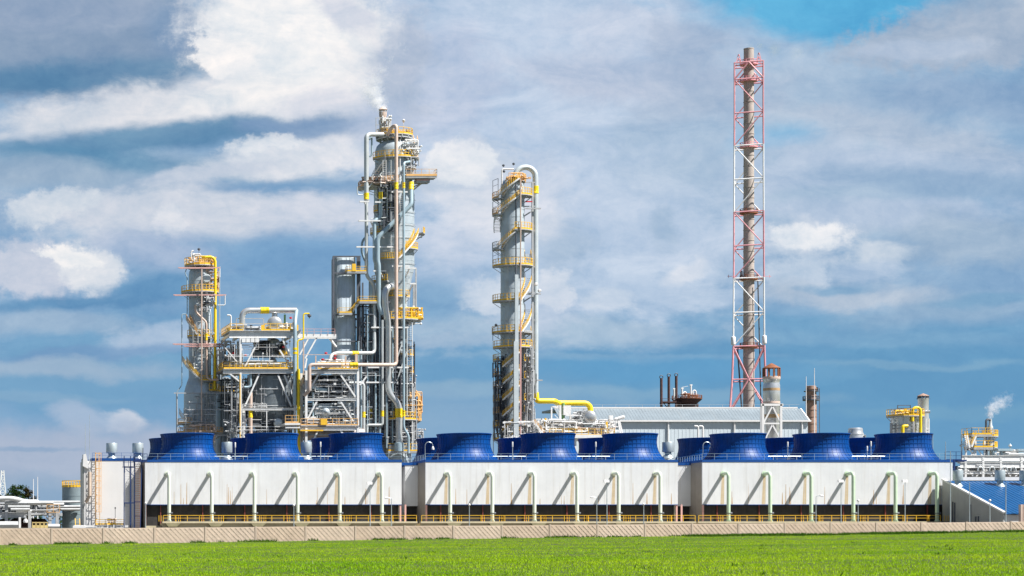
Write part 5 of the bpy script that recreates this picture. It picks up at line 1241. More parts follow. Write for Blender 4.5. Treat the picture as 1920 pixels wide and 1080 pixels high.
clutter(r_, A(1008, 0).x, A(1095, 0).x, Y-3, Y+6, z(817), z(786), 120, .06, .2).build('small_piping', 'steel_white', t)
clutter(r_, A(1008, 0).x, A(1150, 0).x, Y-3, Y+6, z(817), z(792), 90, .06, .2).build('small_piping', 'steel_grey', t)
clutter(r_, A(1060, 0).x, A(1150, 0).x, Y-3, Y+4, z(817), z(800), 30, .05, .1).build('small_piping', 'pipe_tan', t)
clutter(r_, A(1115, 0).x, A(1150, 0).x, Y-3, Y+4, z(817), z(785), 40, .06, .18).build('small_piping', 'white_paint', t)
MB().box(A(1128, 0).x, A(1131, 0).x, Y-3, Y-2.6, z(803), z(792)).build('yellow_post', 'yellow', t)
t = thing('silver_drum', 'silver domed drum seen head-on at the end of the yellow elbow pipe', 'drum', A(1104, 817, 1)); 
MB().drum(A(1106, 782, -1), A(1101, 781, 9), m_(12), 26, .5).build('body', 'silver', t)
MB().hexa([tuple(A(1093, 817, -.5)), tuple(A(1113, 817, -.5)), tuple(A(1113, 817, 1)), tuple(A(1093, 817, 1)), tuple(A(1096, 786, -.5)), tuple(A(1111, 790, -.5)), tuple(A(1111, 790, 1)), tuple(A(1096, 786, 1))]).build('saddle', 'galvanised', t)
clutter(random.Random(5), A(1082, 0).x, A(1100, 0).x, Y-1, Y+5, z(790), z(768), 24, .06, .2).build('small_piping', 'steel_grey', t)
t = thing('equipment_box', 'plain white equipment box on a post beneath the yellow elbow pipe', 'box', A(1069, 817, 2)); MB().box(A(1062, 0).x, A(1076, 0).x, Y+2, Y+4, z(777), z(759)).build('body', 'white_paint', t); MB().beam(A(1069, 817, 3), A(1069, 777, 3), .35).build('post', 'steel_white', t)
pipe('pale green vertical pipe beneath the yellow elbow pipe', [(1056, 756, 3), (1056, 806, 3)], 3.0, 'green_pipe', Y, name='process_pipe')
t = thing('blow_off_hood', 'white slanting hood on splayed legs at the right end of the pump deck', 'hood', A(1160, 817)); MB().lathe(A(1153, 786), [(m_(2.5), 0), (m_(3), 1), (m_(3.5), 2.0), (m_(2), 2.2)], 12, axis=(.97, 0, .25)).build('hood', 'white_paint', t)
b = MB()
for xa, xb in ((1156, 1150), (1158, 1164), (1160, 1168), (1153, 1151)): b.beam(A(xb, 817), A(xa, 784), .3)
for y in (792, 800, 808): b.beam(A(1153, y), A(1163, y), .2)
build_each(b, 'leg', 'white_paint', t)

# ================================================================ warehouse
Y1, Y2 = 520.0, 523.4; X1 = P(1514, 0, Y1).x; X0 = P(1050, 0, Y1).x; ze = P(0, 789, Y1).z; zr = P(0, 766, Y2).z; depth = 2*(Y2-Y1)
t = thing('warehouse', 'long grey metal-clad warehouse with white ridge and gutter behind the cooling towers', 'building', ((X0+X1)/2, Y1, ZG))
b = MB().box(X0, X1, Y1, Y1+14, ZG, ze); x = X0+.3
while x < X1: b.box(x, x+.12, Y1-.04, Y1-.001, ZG, ze-.02); x += .9
b.build('wall', 'sheet_wall', t)
b = MB().hexa([(X0, Y1-.5, ze-.05), (X1+.3, Y1-.5, ze-.05), (X1+.3, Y2+1, zr-.1), (X0, Y2+1, zr-.1), (X0, Y1-.5, ze+.1), (X1+.3, Y1-.5, ze+.1), (X1+.3, Y2+1, zr+.05), (X0, Y2+1, zr+.05)]); x = X0+.5
while x < X1: b.beam((x, Y1-.5, ze+.12), (x, Y2+1, zr+.07), .05, .03); x += .75
b.box(X0, X1, Y2+1.01, Y1+14, zr-.5, zr+.0)
b.build('roof', 'sheet_roof', t)
MB().box(X0, X1-.5, Y2+.9, Y2+1.4, zr+.06, zr+.42).build('ridge_cap', 'white_paint', t)
MB().box(X0, X1+.6, Y1-.75, Y1-.3, ze-.25, ze+.12).beam((X1+.25, Y1-.5, ze), (X1+.25, Y2+1, zr), .3, .3).build('gutter', 'white_paint', t)
b = MB()
for px in (1253, 1377, 1504): c = P(px, 0, Y1-.3); b.tube([(c.x, Y1-.3, ZG), (c.x, Y1-.3, ze)], .2, 8)
build_each(b, 'downpipe', 'steel_white', t)
b = MB(); x = X0+2
while x < X1-2: b.beam((x, Y2+1.1, zr), (x, Y2+1.1, zr+1.0), .06); x += 3.2
b.beam((X0, Y2+1.1, zr+1.0), (X1, Y2+1.1, zr+1.0), .05); b.build('ridge_railing', 'steel_grey', t)
for px, lb in ((1308, 'left of two white hooked vent pipes in front of the warehouse wall'), (1317, 'right of two white hooked vent pipes in front of the warehouse wall')):
    pipe(lb, [(px-6, 799), (px+1, 799), (px+1, 1003)], 1.7, 'white_paint', 512, name='vent_pipe', group='hooked vent pipes by the warehouse')

# ================================================================ brown flare deck beyond the warehouse roof
Y = 552.0; A = lambda px, py, d=0: P(px, py, Y+d); m_ = lambda p: M(p, Y); z = lambda y: A(0, y).z
t = thing('flare_deck', 'rusty brown round platform with white gooseneck vents rising behind the warehouse ridge', 'platform', A(1285, 1000))
c = A(1288, 0); MB().lathe((c.x, Y, 0), [(m_(17), ZG), (m_(17), z(758)), (m_(26), z(750)), (m_(27), z(748.5))], 24).build('drum', 'rust_dark', t)
MB().rail([*arc((c.x, Y), m_(26.5), 0, 360, z(748.5), 20)], .9, 1.6, .08, kick=.2).build('railing', 'rust', t)
MB().box(A(1242, 0).x, A(1275, 0).x, Y-2, Y+2, z(756), z(754)).rail([A(1242, 754, -2), A(1272, 754, -2)], .9, 1.5, .08).beam(A(1245, 757), A(1252, 765), .2).build('side_platform', 'rust_dark', t)
b = MB()
for px in (1268, 1276, 1284, 1292, 1300, 1308): b.beam(A(px, 1000, -2), A(px, 757, -2), .35)
build_each(b, 'leg', 'rust_dark', t)
b = MB()
for px, y in ((1264, 729), (1279, 728), (1295.5, 722)): b.tube([A(px, 750, -1), A(px, y, -1)], .22, 8); b.beam(A(px-2.5, y, -1), A(px+2.5, y, -1), .3)
for px, y in ((1281, 736), (1299, 733)): b.tube([A(px, 748, -1)]+[A(px+3-3*math.cos(R(a)), y+3-4*math.sin(R(a)), -1) for a in range(0, 181, 30)]+[A(px+6, 746, -1)], .2, 8)
b.beam(A(1279, 726, -1), A(1290, 724, -1), .1); b.build('gooseneck_vent', 'steel_white', t)
clutter(random.Random(6), A(1272, 0).x, A(1306, 0).x, Y-2.5, Y+2, z(750), z(738), 24, .06, .2).build('small_piping', 'rust', t)
for px, y, lb in ((1240, 706, 'leftmost of three rusty flare pipes behind the warehouse ridge'), (1254, 703, 'middle one of three rusty flare pipes behind the warehouse ridge'), (1268, 702, 'rightmost of three rusty flare pipes behind the warehouse ridge')):
    o = MB().tube([A(px, 1000, -1), A(px, y+3, -1)], m_(2.4), 10).build('flare_pipe', 'rust_dark', None, A(px, 1000, -1)); tag(o, lb, 'flare pipe', 'rusty flare pipes')
    b = MB().tube([A(px+3.0*math.cos(R(a)), y+1-3.2*math.sin(R(a)), -1) for a in range(-60, 241, 30)], .11, 6); b.build('tip_ring', 'steel_dark', o)

# ================================================================ silver stack with rusty cap in a white cradle
Y = 506.0; A = lambda px, py, d=0: P(px, py, Y+d); m_ = lambda p: M(p, Y); z = lambda y: A(0, y).z
t = thing('exhaust_stack', 'silver rust-streaked exhaust stack with rusty conical cap in a white braced cradle', 'stack', A(1446, 1000), None)
c = A(1446.5, 0)
MB().lathe((c.x, Y, 0), [(m_(8), z(830)), (m_(11), z(815)), (m_(14), z(806)), (m_(14), z(758)), (m_(15), z(756)), (m_(15), z(722)), (m_(14.3), z(720)), (m_(14.3), z(715)), (m_(15.5), z(713)), (m_(15.5), z(708))], 28).build('barrel', 'silver', t)
build_each(MB().lathe((c.x, Y, z(711)), [(m_(15.7), 0), (m_(15.7), m_(4.5)), (m_(14.5), m_(5))], 28).lathe((c.x, Y, z(757)), [(m_(15.2), 0), (m_(15.2), m_(4))], 28), 'rusty_band', 'pipe_tan', t)
build_each(MB().lathe((c.x, Y, z(733)), [(m_(15.08), 0), (m_(15.1), m_(5))], 28, cap=(False, False)).lathe((c.x, Y, z(784)), [(m_(14.08), 0), (m_(14.1), m_(7))], 28, cap=(False, False)), 'rust_stain', 'stain_dark', t)
MB().lathe((c.x, Y, z(690.5)), [(m_(16), 0), (m_(15.5), .1), (m_(2), m_(9)), (.02, m_(9.6))], 28).build('rain_cap', 'rust', t)
b = MB()
for k in range(10): a = k*math.pi/5+.2; o = V((m_(14.5)*math.cos(a), m_(14.5)*math.sin(a), 0)); b.beam(V((c.x, Y, z(708)))+o, V((c.x, Y, z(690)))+o, .28)
b.build('cap_post', 'rust', t)
b = MB(); 
for d in (-2.6, 2.6):
    for px in (1430, 1464): b.beam(A(px, 1000, d), A(px, 758, d), .5)
    b.beam(A(1426, 759, d), A(1468, 759, d), .5); b.beam(A(1430, 794, d), A(1464, 794, d), .35); b.beam(A(1430, 835, d), A(1464, 835, d), .35)
    for (xa, ya, xb, yb) in ((1448, 761, 1432, 792), (1448, 761, 1463, 792), (1448, 796, 1434, 824), (1448, 796, 1463, 824)): b.beam(A(xa, ya, d), A(xb, yb, d), .32)
b.beam(A(1427, 1000, -2.6), A(1427, 758, -2.6), .35); b.build('cradle', 'white_paint', t)

# ================================================================ brick-brown chimney
Y = 620.0; A = lambda px, py, d=0: P(px, py, Y+d); m_ = lambda p: M(p, Y); z = lambda y: A(0, y).z
c = A(1521, 1000); t = thing('brick_chimney', 'short brown banded chimney with dark platforms right of the warehouse', 'chimney', (c.x, Y, ZG))
pr = [(m_(10.5), ZG), (m_(9.5), z(760)), (m_(8.7), z(724)), (m_(7.5), z(723.5)), (m_(7.5), z(728))]
b = MB().lathe((c.x, Y, 0), pr, 24)
for y in range(730, 840, 13): b.lathe((c.x, Y, z(y)), [(m_(10.2), 0), (m_(10.2), .14)], 24)
b.build('shaft', 'chimney_brown', t)
for y in (750, 733):
    p = MB().ring((c.x, Y), m_(9), m_(15 if y == 750 else 13), 0, 2*math.pi, z(y), .2, 20).build('platform', 'steel_dark', t); MB().rail(arc((c.x, Y), m_(14.6 if y == 750 else 12.6), 0, 360 if y == 750 else 90, z(y), 16), 1.0, 1.2, .1).build('railing', 'steel_dark', p)
b = ladder(MB(), A(1534, 1000, -1), A(1533, 728, -1), 1.0, t=.14); b.build('ladder', 'steel_dark', t)
for px, y, lb in ((1511.5, 706, 'shorter lightning mast left of the brown chimney'), (1527, 690, 'taller lightning mast in front of the brown chimney')):
    tag(MB().tube([P(px, 1000, 560), P(px, 760, 560), P(px, y, 560)], [.16, .12, .06], 6).build('lightning_mast', 'mast_white', None, P(px, 1000, 560)), lb, 'mast', 'lightning masts')

# ================================================================ red and white lattice chimney
Y = 575.0; A = lambda px, py, d=0: P(px, py, Y+d); m_ = lambda p: M(p, Y); z = lambda y: A(0, y).z
c = A(1404, 0); t = thing('lattice_chimney', 'very tall grey chimney held in a red and white steel lattice mast', 'chimney', (c.x, Y, ZG))
b = MB().lathe((c.x, Y, 0), [(m_(10.5), ZG), (m_(10), z(700)), (m_(9.2), z(300)), (m_(8.9), z(93)), (m_(9.3), z(92.8)), (m_(9.3), z(91)), (m_(7.8), z(91)), (m_(7.8), z(98))], 28)
for y in range(112, 780, 20): b.lathe((c.x, Y, z(y)), [(m_(9.6+.9*(y-92)/680), 0), (m_(9.6+.9*(y-92)/680), .13)], 28)
b.build('shaft', 'chimney_concrete', t)
lv = [(121, 25), (152, 25), (215, 25), (276, 25.3), (339, 25.5), (400, 25.8), (463, 26), (524, 26.3), (588, 26.6), (651, 27), (713, 29), (771, 33), (1000, 45)]
col_ = lambda y: 'mast_white' if 270 < y < 399 or 520 < y < 650 else 'mast_red'
hw = lambda y: m_(np.interp(y, [a for a, _ in lv], [b_ for _, b_ in lv]))
TH = math.atan2(c.x, Y); CT, ST = math.cos(TH), math.sin(TH)
def corner(y, sx, sy): h = hw(y); return V((c.x+h*(sx*CT+sy*ST), Y+h*(sy*CT-sx*ST), z(y)))
CN = [(-1, -1), (1, -1), (1, 1), (-1, 1)]
for i in range(len(lv)-1):
    ya, yb = lv[i][0], lv[i+1][0]; b = MB()
    for sx, sy in CN: b.tube([corner(ya, sx, sy), corner(yb, sx, sy)], .19 if ya < 640 else .24, 8)
    for k in range(4):
        p, q = CN[k], CN[(k+1) % 4]; b.tube([corner(ya, *p), corner(ya, *q)], .17, 8)
        if i == 0 or i >= 9:
            mid = (corner(ya, *p)+corner(ya, *q))/2 if i in (0, 10) else (corner(yb, *p)+corner(yb, *q))/2
            far = (corner(yb, *p), corner(yb, *q)) if i in (0, 10) else (corner(ya, *p), corner(ya, *q))
            if ya < 1000: b.tube([mid, far[0]], .2, 6); b.tube([mid, far[1]], .2, 6)
        elif (i+k) % 2: b.tube([corner(ya, *p), corner(yb, *q)], .14, 8)
        else: b.tube([corner(ya, *q), corner(yb, *p)], .14, 8)
    b.build('lattice_section', col_((ya+yb)/2), t)
for y in (121, 152, 276, 400, 524, 651):
    h = hw(y)*.75; p = MB(); p.ring((c.x, Y), m_(9.6), m_(16), 0, 2*math.pi, z(y), .18, 16)
    for k in range(4):
        a, b_ = corner(y, *CN[k]), corner(y, *CN[(k+1) % 4]); p.beam((a+b_)/2, V((c.x, Y, z(y))), .25)
    p = p.build('platform', 'rust' if y > 300 else 'mast_red', t); MB().rail(arc((c.x, Y), m_(15.6), 0, 360, z(y), 14), 1.1, 1.2, .1, kick=.15).build('railing', 'rust' if y > 300 else 'mast_red', p)
b = MB()
for sx in (-.7, .7):
    for sy in (-.7, .7):
        q = corner(121, sx, sy)
        for ex in (-1, 1): b.beam(q+V((ex*.7, 0, 0)), q+V((ex*.15, 0, 2.1)), .14)
        b.beam(q+V((-.4, 0, 1.1)), q+V((.4, 0, 1.1)), .1); b.lathe(q+V((0, 0, 2.0)), [(.25, 0), (.25, .35)], 8)
b.build('winch_frame', 'mast_red', t)
b = MB().tube([A(1421, 527, -2), A(1423, 600, -2), A(1427, 770, -2)], .16, 6).tube([A(1383, 655, -1), A(1391, 770, -1)], .2, 6); b.beam(A(1390, 519, 0), A(1390, 508, 0), .5); b.build('cable_run', 'steel_dark', t)
b = MB().beam(A(1364, 518, 0), A(1382, 518, 0), .12).beam(A(1430, 518, 0), A(1446, 518, 0), .12).beam(A(1366, 515, 0), A(1366, 521, 0), .1).beam(A(1443, 515, 0), A(1443, 521, 0), .1); b.build('light_arm', 'mast_red', t)
b = MB()
for sx in (-1, 1): b.drum(corner(647, sx, -1), corner(634, sx, -1), .55, 10)
build_each(b, 'joint_sleeve', 'mast_white', t)

# ================================================================ dome vent and silver scrubber tank on the right
Y = 470.0; A = lambda px, py, d=0: P(px, py, Y+d); m_ = lambda p: M(p, Y); z = lambda y: A(0, y).z
c = A(1604, 1000); t = thing('silver_vent', 'squat silver flat-topped vent rising between the last two blue stacks', 'vent', (c.x, Y, ZG))
MB().lathe((c.x, Y, 0), [(m_(15), ZG), (m_(15), z(826)), (m_(14.5), z(813)), (m_(13), z(811)), (m_(12.5), z(804)), (m_(11), z(802.5))], 24).lathe((c.x, Y, z(816)), [(m_(14.9), 0), (m_(14.9), .15)], 24).build('barrel', 'silver', t)
MB().tube([A(1616, 818, -1), A(1621, 816, -1), A(1621, 830, -1)], .25, 8).build('elbow_pipe', 'silver', t)
Y = 482.0; c = A = None; A = lambda px, py, d=0: P(px, py, Y+d); m_ = lambda p: M(p, Y); z = lambda y: A(0, y).z
c = A(1697, 1000); t = thing('scrubber_tank', 'banded silver tank with yellow railed top behind the last blue stack', 'tank', (c.x, Y, ZG))
shell(t, 'shell', 1697, Y, [(.1, 772), (15, 774), (25, 778), (25, 1000)], 'silver', 1.2, 30)
platform(t, (c.x, Y), z(781), m_(24), m_(33), -190, 10, 'yellow', n=14, h=1.5); clutter(random.Random(3), A(1675, 0).x, A(1712, 0).x, Y-3, Y+1, z(780), z(769), 26, .06, .18).build('small_piping', 'yellow', t)
MB().rail([A(1683, 772), A(1707, 772)], 1.4, 20, .14, kick=0).tube([A(1707, 775, -2), A(1707, 760, -2)], .1, 6).build('lifting_frame', 'steel_dark', t)
b = MB()
for y in (800, 806): b.rail(arc((c.x, Y), m_(27), 180, 300, z(y), 8), .3, 4, .08, kick=0)
b.tube([A(1671, 793, -1), A(1671, 830, -1)], .3, 8); b.tube([A(1712, 784, -3), A(1712, 830, -3)], m_(2.5), 8); b.build('side_pipe', 'steel_grey', t)
pipe('yellow gooseneck pipe looping down beside the banded silver tank', [(1711, 790, -3.5), (1711, 775, -3.5)]+[(1718.5-7.5*math.cos(R(a)), 771-7*math.sin(R(a)), -3.5) for a in range(15, 166, 15)]+[(1726, 778, -3.5), (1726, 812, -3.5), (1724, 820, -3.5)], 2.6, 'yellow_bright', Y, name='process_pipe', bend=1.2)
pipe('short stubby yellow pipe at the foot of the banded silver tank', [(1702, 799, -5), (1692.5, 799, -5), (1692.5, 840, -5)], 3.0, 'yellow_bright', Y, name='process_pipe', bend=1.2)
c = A(1731, 1000, 3); t = thing('exhaust_stack', 'slim silver stack with dark louvred conical cap beside the banded silver tank', 'stack', (c.x, Y+3, ZG))
MB().lathe((c.x, Y+3, 0), [(m_(11), ZG), (m_(11), z(800)), (m_(9.5), z(775)), (m_(9.5), z(749)), (m_(10), z(747)), (m_(10), z(745))], 22).lathe(A(1739, 772, 1), [(m_(3), -1), (m_(3), .5)], 10, axis=(1, -.3, 0)).build('barrel', 'silver', t)
MB().lathe((c.x, Y+3, z(741)), [(m_(10.5), 0), (m_(9), m_(1.5)), (.03, m_(5.5))], 22).build('rain_cap', 'chimney_brown', t)
b = MB()
for k in range(12): a = k*math.pi/6; o = V((m_(9)*math.cos(a), m_(9)*math.sin(a), 0)); b.beam(V((c.x, Y+3, z(747)))+o, V((c.x, Y+3, z(740)))+o, .22)
b.beam(V((c.x-m_(13), Y+3, z(746))), V((c.x+m_(13), Y+3, z(746))), .12); b.build('cap_post', 'steel_dark', t)
b = MB()
for y in (800, 815): b.beam(A(1736, y+14, -3), A(1742, y, -3), .16); b.beam(A(1742, y+14, -3), A(1736, y, -3), .16)
for px in (1736, 1742): b.beam(A(px, 840, -3), A(px, 785, -3), .18)
b.build('support_frame', 'steel_white', t)

# ================================================================ steaming scrubber and pipe bridge at the far right
Y = 440.0; A = lambda px, py, d=0: P(px, py, Y+d); m_ = lambda p: M(p, Y); z = lambda y: A(0, y).z
t = thing('steaming_scrubber', 'small yellow-railed scrubber tower giving off a steam plume at the far right', 'scrubber', A(1845, 1000))
c = A(1857, 0); MB().lathe((c.x, Y, 0), [(m_(6.5), ZG), (m_(6.5), z(832)), (m_(5), z(826)), (m_(4.5), z(800)), (m_(3), z(797)), (m_(2.6), z(786)), (m_(3), z(785.5))], 20).build('barrel', 'cladding_light', t)
MB().tube(fil([A(1849, 858, -1), A(1849, 788, -1), A(1853, 785.5, -1), A(1857, 789, -1)], .3), .22, 8).build('side_pipe', 'steel_dark', t)
platform(t, (c.x, Y), z(818), m_(5), m_(13), -200, 20, 'yellow', n=10, h=1.2); platform(t, (c.x, Y), z(839), m_(6), m_(12), -80, 20, 'yellow', n=8, h=1.1)
deck(t, A(1808, 0).x, A(1846, 0).x, Y-3, Y+1, z(816), 'yellow', h=1.3); deck(t, A(1812, 0).x, A(1848, 0).x, Y-3, Y+1, z(840), 'yellow', h=1.3)
stair(t, A(1816, 840, -3.4), A(1811, 816, -3.4)); stair(t, A(1820, 838, -3.2), A(1828, 818, -3.2))
b = MB()
for px in (1811, 1829, 1846): b.beam(A(px, 1000, -2.5), A(px, 816, -2.5), .28)
for xa, ya, xb, yb in ((1817, 842, 1827, 854), (1830, 842, 1819, 856), (1833, 842, 1842, 855)): b.beam(A(xa, ya, -2.5), A(xb, yb, -2.5), .22)
b.build('support_post', 'steel_white', t)
b = MB().box(A(1852, 0).x, A(1880, 0).x, Y-4, Y-1, z(847), z(843)); 
for px in (1853, 1863, 1878): b.beam(A(px, 858, -3), A(px, 846, -3), .3)
b.box(A(1895, 0).x, A(1907, 0).x, Y-3, Y-1, z(855), z(843)); build_each(b, 'skid_frame', 'pipe_blue', t)
MB().tube([A(1803, 870, -3), A(1803, 815, -3)], .14, 6).tube([A(1800, 836, -3), A(1805, 833, -3)], .2, 6).tube([A(1894, 846), A(1894, 838)], .1, 6).lathe(A(1894, 838), [(.1, 0), (.4, .2), (.1, .6)], 8).build('light_pole', 'galvanised', t)
clutter(random.Random(15), A(1862, 0).x, A(1925, 0).x, Y-3, Y+1, z(857), z(844), 46, .06, .22).build('small_piping', 'steel_white', t)
t = thing('pipe_bridge', 'white steel pipe bridge with trusses above the blue roof at the far right', 'pipe bridge', A(1870, 1000, -4))
b = MB()
for d in (-6, 4):
    b.ibeam(A(1803, 858, d), A(2060, 858, d), .5, .9); b.ibeam(A(1800, 872, d), A(2060, 872, d), .5, 1.1); b.ibeam(A(1792, 886, d), A(2060, 886, d), .4, .6)
    for px in (1810, 1843, 1876, 1915, 1950, 1990): b.beam(A(px, 1000, d), A(px, 858, d), .4)
    for px in (1795, 1830, 1865, 1903): b.beam(A(px, 893, d), A(px+24, 875, d), .22); b.beam(A(px+30, 893, d), A(px+14, 875, d), .22)
b.build('frame', 'steel_white', t)
b = MB()
for y, d, r in ((866, -5, .35), (877, -4, .3), (881, -2, .32), (889, -5, .3), (893, -1, .3), (864, -1, .3)): b.tube([A(1796, y, d), A(2060, y, d)], r, 8)
for px in (1838, 1860, 1884, 1900): b.tube([A(px+5*math.cos(R(a)), 883-8*math.sin(R(a)), -6.5) for a in range(0, 181, 30)], .12, 6)
b.build('pipe', 'cladding_light', t)
clutter(random.Random(16), A(1798, 0).x, A(1925, 0).x, Y-6, Y+2, z(895), z(874), 90, .08, .25).build('small_piping', 'steel_grey', t)
clutter(random.Random(17), A(1798, 0).x, A(1925, 0).x, Y-2, Y+4, z(897), z(874), 60, .1, .35).build('small_piping', 'steel_dark', t)
t = thing('landing_platform', 'navy railed landing at the right end of the cooling tower roof', 'platform', A(1795, 866)); MB().box(P(1786, 0, 415).x, P(1803, 0, 415).x, 413, 417, P(0, 866, 415).z, P(0, 863, 415).z).rail([P(1772, 863, 413), P(1803, 863, 413)], 1.6, 1.0, .08, kick=.2).beam(P(1789, 863, 413), P(1789, 905, 413), .3).build('landing', 'navy', t)

# ================================================================ far left: pipe racks, masts, pylon, pines
Y = 440.0; A = lambda px, py, d=0: P(px, py, Y+d); m_ = lambda p: M(p, Y); z = lambda y: A(0, y).z
t = thing('pipe_rack', 'white two-tier pipe rack with knee braces at the far left', 'pipe rack', A(55, 1000))
b = MB()
for d in (0, 8):
    for px in (12, 55.5, 93.5, 107, -30): b.beam(A(px, 1000, d), A(px, 942 if px < 20 else 958, d), .62)
    b.ibeam(A(-60, 966, d), A(50, 966, d), .5, 1.1); b.ibeam(A(51, 961, d), A(112, 961, d), .5, .9); b.beam(A(92, 965, d), A(117, 965, d), .4, .5)
    for xa, ya, xb, yb in ((16, 978, 27, 967), (57, 972, 67, 962), (92, 976, 80, 962), (95, 976, 106, 965), (108, 972, 116, 962)): b.beam(A(xa, ya, d), A(xb, yb, d), .28)
for px in (20, 26, 46, 55, 60, 67, 80, 93): b.beam(A(px, 962, 1), A(px, 944, 1), .3)
build_each(b, 'beam', 'steel_grey', t)
b = MB()
for y, xa, xb, r, d in ((943, 10, 100, .45, 0), (946, 14, 120, .4, 2), (950, 15, 56, .25, -1), (955, 20, 56, .3, -1), (958, 30, 60, .3, 0), (941, 70, 150, .25, 3), (950, 90, 150, .3, 2), (955, 88, 150, .3, 3), (984, -20, 34, .7, -2), (987, 90, 112, .5, -2)): b.tube([A(xa, y, d), A(xb, y, d)], r, 8)
b.tube(fil([A(-40, 936, -1), A(26, 934, -1), A(46, 941, 1), A(70, 941, 3)], 2), .5, 10); b.tube(fil([A(-40, 941, 2), A(5, 938, 1), A(34, 944, 1)], 2), .32, 10)
b.build('pipe', 'rack_pipe', t)
MB().rail([A(88, 961, -1), A(112, 961, -1)], 1.6, 1.2, .1, kick=.1).build('railing', 'orange_rail', t)
clutter(random.Random(71), A(-20, 0).x, A(112, 0).x, Y, Y+6, z(966), z(942), 130, .06, .2).build('small_piping', 'steel_grey', t)
clutter(random.Random(72), A(-20, 0).x, A(112, 0).x, Y+2, Y+7, z(964), z(944), 110, .1, .4).build('small_piping', 'steel_dark', t)
clutter(random.Random(73), A(-20, 0).x, A(92, 0).x, Y+2, Y+7, z(996), z(972), 90, .08, .3).build('small_piping', 'rust_dark', t)
b = MB().lathe(A(48, 980, -2), [(m_(4), 0), (m_(4.5), .4), (m_(2), .8)], 10); b.box(A(34, 0).x, A(38, 0).x, Y-2, Y, z(996), z(970)); b.build('white_lid_tank', 'white_paint', t)
for px, lb in ((62, 'leftmost of four yellowish crates under the far left pipe rack'), (69.5, 'second from left of four yellowish crates under the far left pipe rack'), (77, 'third from left of four yellowish crates under the far left pipe rack'), (84.5, 'rightmost of four yellowish crates under the far left pipe rack')):
    o = MB(); x0, x1 = A(px-3.4, 0).x, A(px+3.4, 0).x; o.box(x0, x1, Y-2.5, Y-1.2, z(992), z(985))
    for x in (x0, x1-.12): o.box(x, x+.12, Y-2.5, Y-2.38, z(985)+.002, z(979))
    o.box(x0, x1, Y-2.52, Y-2.4, z(981), z(979.4)); tag(o.build('crate', 'crate_yellow', None, A(px, 992, -2)), lb, 'crate', 'crates under the pipe rack')
for px, y, lb in ((62.5, 898, 'shorter pale mast right of the pines at the far left'), (70.5, 894, 'taller pale mast right of the pines at the far left')):
    tag(MB().tube([P(px, 1000, 520), P(px, 940, 520), P(px, y, 520)], [.16, .12, .07], 6).build('lightning_mast', 'mast_white', None, P(px, 1000, 520)), lb, 'mast', 'lightning masts')
Y = 800.0; A = lambda px, py, d=0: P(px, py, Y+d); z = lambda y: A(0, y).z
t = thing('lattice_pylon', 'distant pale lattice pylon at the far left photo edge', 'pylon', A(5, 1010)); b = MB()
for i in range(9):
    ya, yb = 882+i*14, 896+i*14; wa, wb = 2.2+i*1.1, 3.3+i*1.1
    for d in (-1, 1):
        b.beam(A(5-wa, ya, d), A(5-wb, yb, d), .3); b.beam(A(5+wa, ya, d), A(5+wb, yb, d), .3); b.beam(A(5-wa, ya, d), A(5+wb, yb, d), .2); b.beam(A(5+wa, ya, d), A(5-wb, yb, d), .2); b.beam(A(5-wb, yb, d), A(5+wb, yb, d), .2)
b.build('frame', 'mast_white', t)
def tree(label, px, ytop, ybase, wpx, Y, leaf, seed, name='pine_tree', n=2600, cone=.35, group='trees beyond the pipe rack'):
    rg = np.random.RandomState(seed); base = P(px, ybase, Y); H = P(0, ytop, Y).z-base.z; r = M(wpx, Y)/2
    t = thing(name, label, 'tree', base, group)
    b = MB().tube([base, base+V((.1, 0, H*.4)), base+V((.2, .1, H*.85))], [H*.035, H*.026, H*.006], 8); rr = random.Random(seed); tips = []
    for i in range(26):
        k = .3+.65*i/26; a = rr.uniform(0, 6.28); L = r*(1-cone*abs(k-.45)*2)*rr.uniform(.65, 1.05)*(1 if k < .8 else .6); s = base+V((.1, 0, H*k)); e = s+V((math.cos(a)*L, math.sin(a)*L, L*rr.uniform(.0, .35)))
        b.tube([s, e], [H*.011, H*.003], 5, cap=False); tips += [s.lerp(e, q) for q in (.45, .7, .9, 1.0)]
    b.build('trunk', 'bark', t)
    vs = []; fs = []
    for i in range(n):
        c = tips[rg.randint(len(tips))]; p = np.array(c)+rg.randn(3)*np.array([r*.13, r*.13, r*.09]); s = r*.05*(0.6+rg.rand()); d1 = rg.randn(3); d1 /= np.linalg.norm(d1); d2 = np.cross(d1, rg.randn(3)); d2 /= np.linalg.norm(d2)
        o = len(vs); vs += [p-d1*s*1.6, p+d2*s*.6, p+d1*s*1.6, p-d2*s*.6]; fs.append((o, o+1, o+2, o+3))
    MB().add(vs, fs).build('crown', leaf, t)
tree('dark green spreading pine standing behind the far left pipe rack', 31, 907, 1005, 52, 640, 'pine_leaf', 1)
tree('brownish thinner pine right of the dark green one behind the pipe rack', 53, 911, 1005, 40, 650, 'pine_brown', 2)
tree('low dark shrub tree at the far left photo edge below the pylon', -3, 922, 1005, 22, 660, 'pine_brown', 5, 'shrub_tree', 1200)
for i, (px, w_, lb) in enumerate(((10, 22, 'leftmost leafy green bush seen under the far left pipe rack'), (73, 20, 'leafy green bush seen between the crates and the pipe rack beam'), (112, 18, 'leafy green bush just left of the dull grey storage tank'))):
    tree(lb, px, 964, 1004, w_, 560, 'shrub_leaf', 20+i, 'green_bush', 1500, .2, 'bushes behind the pipe rack')

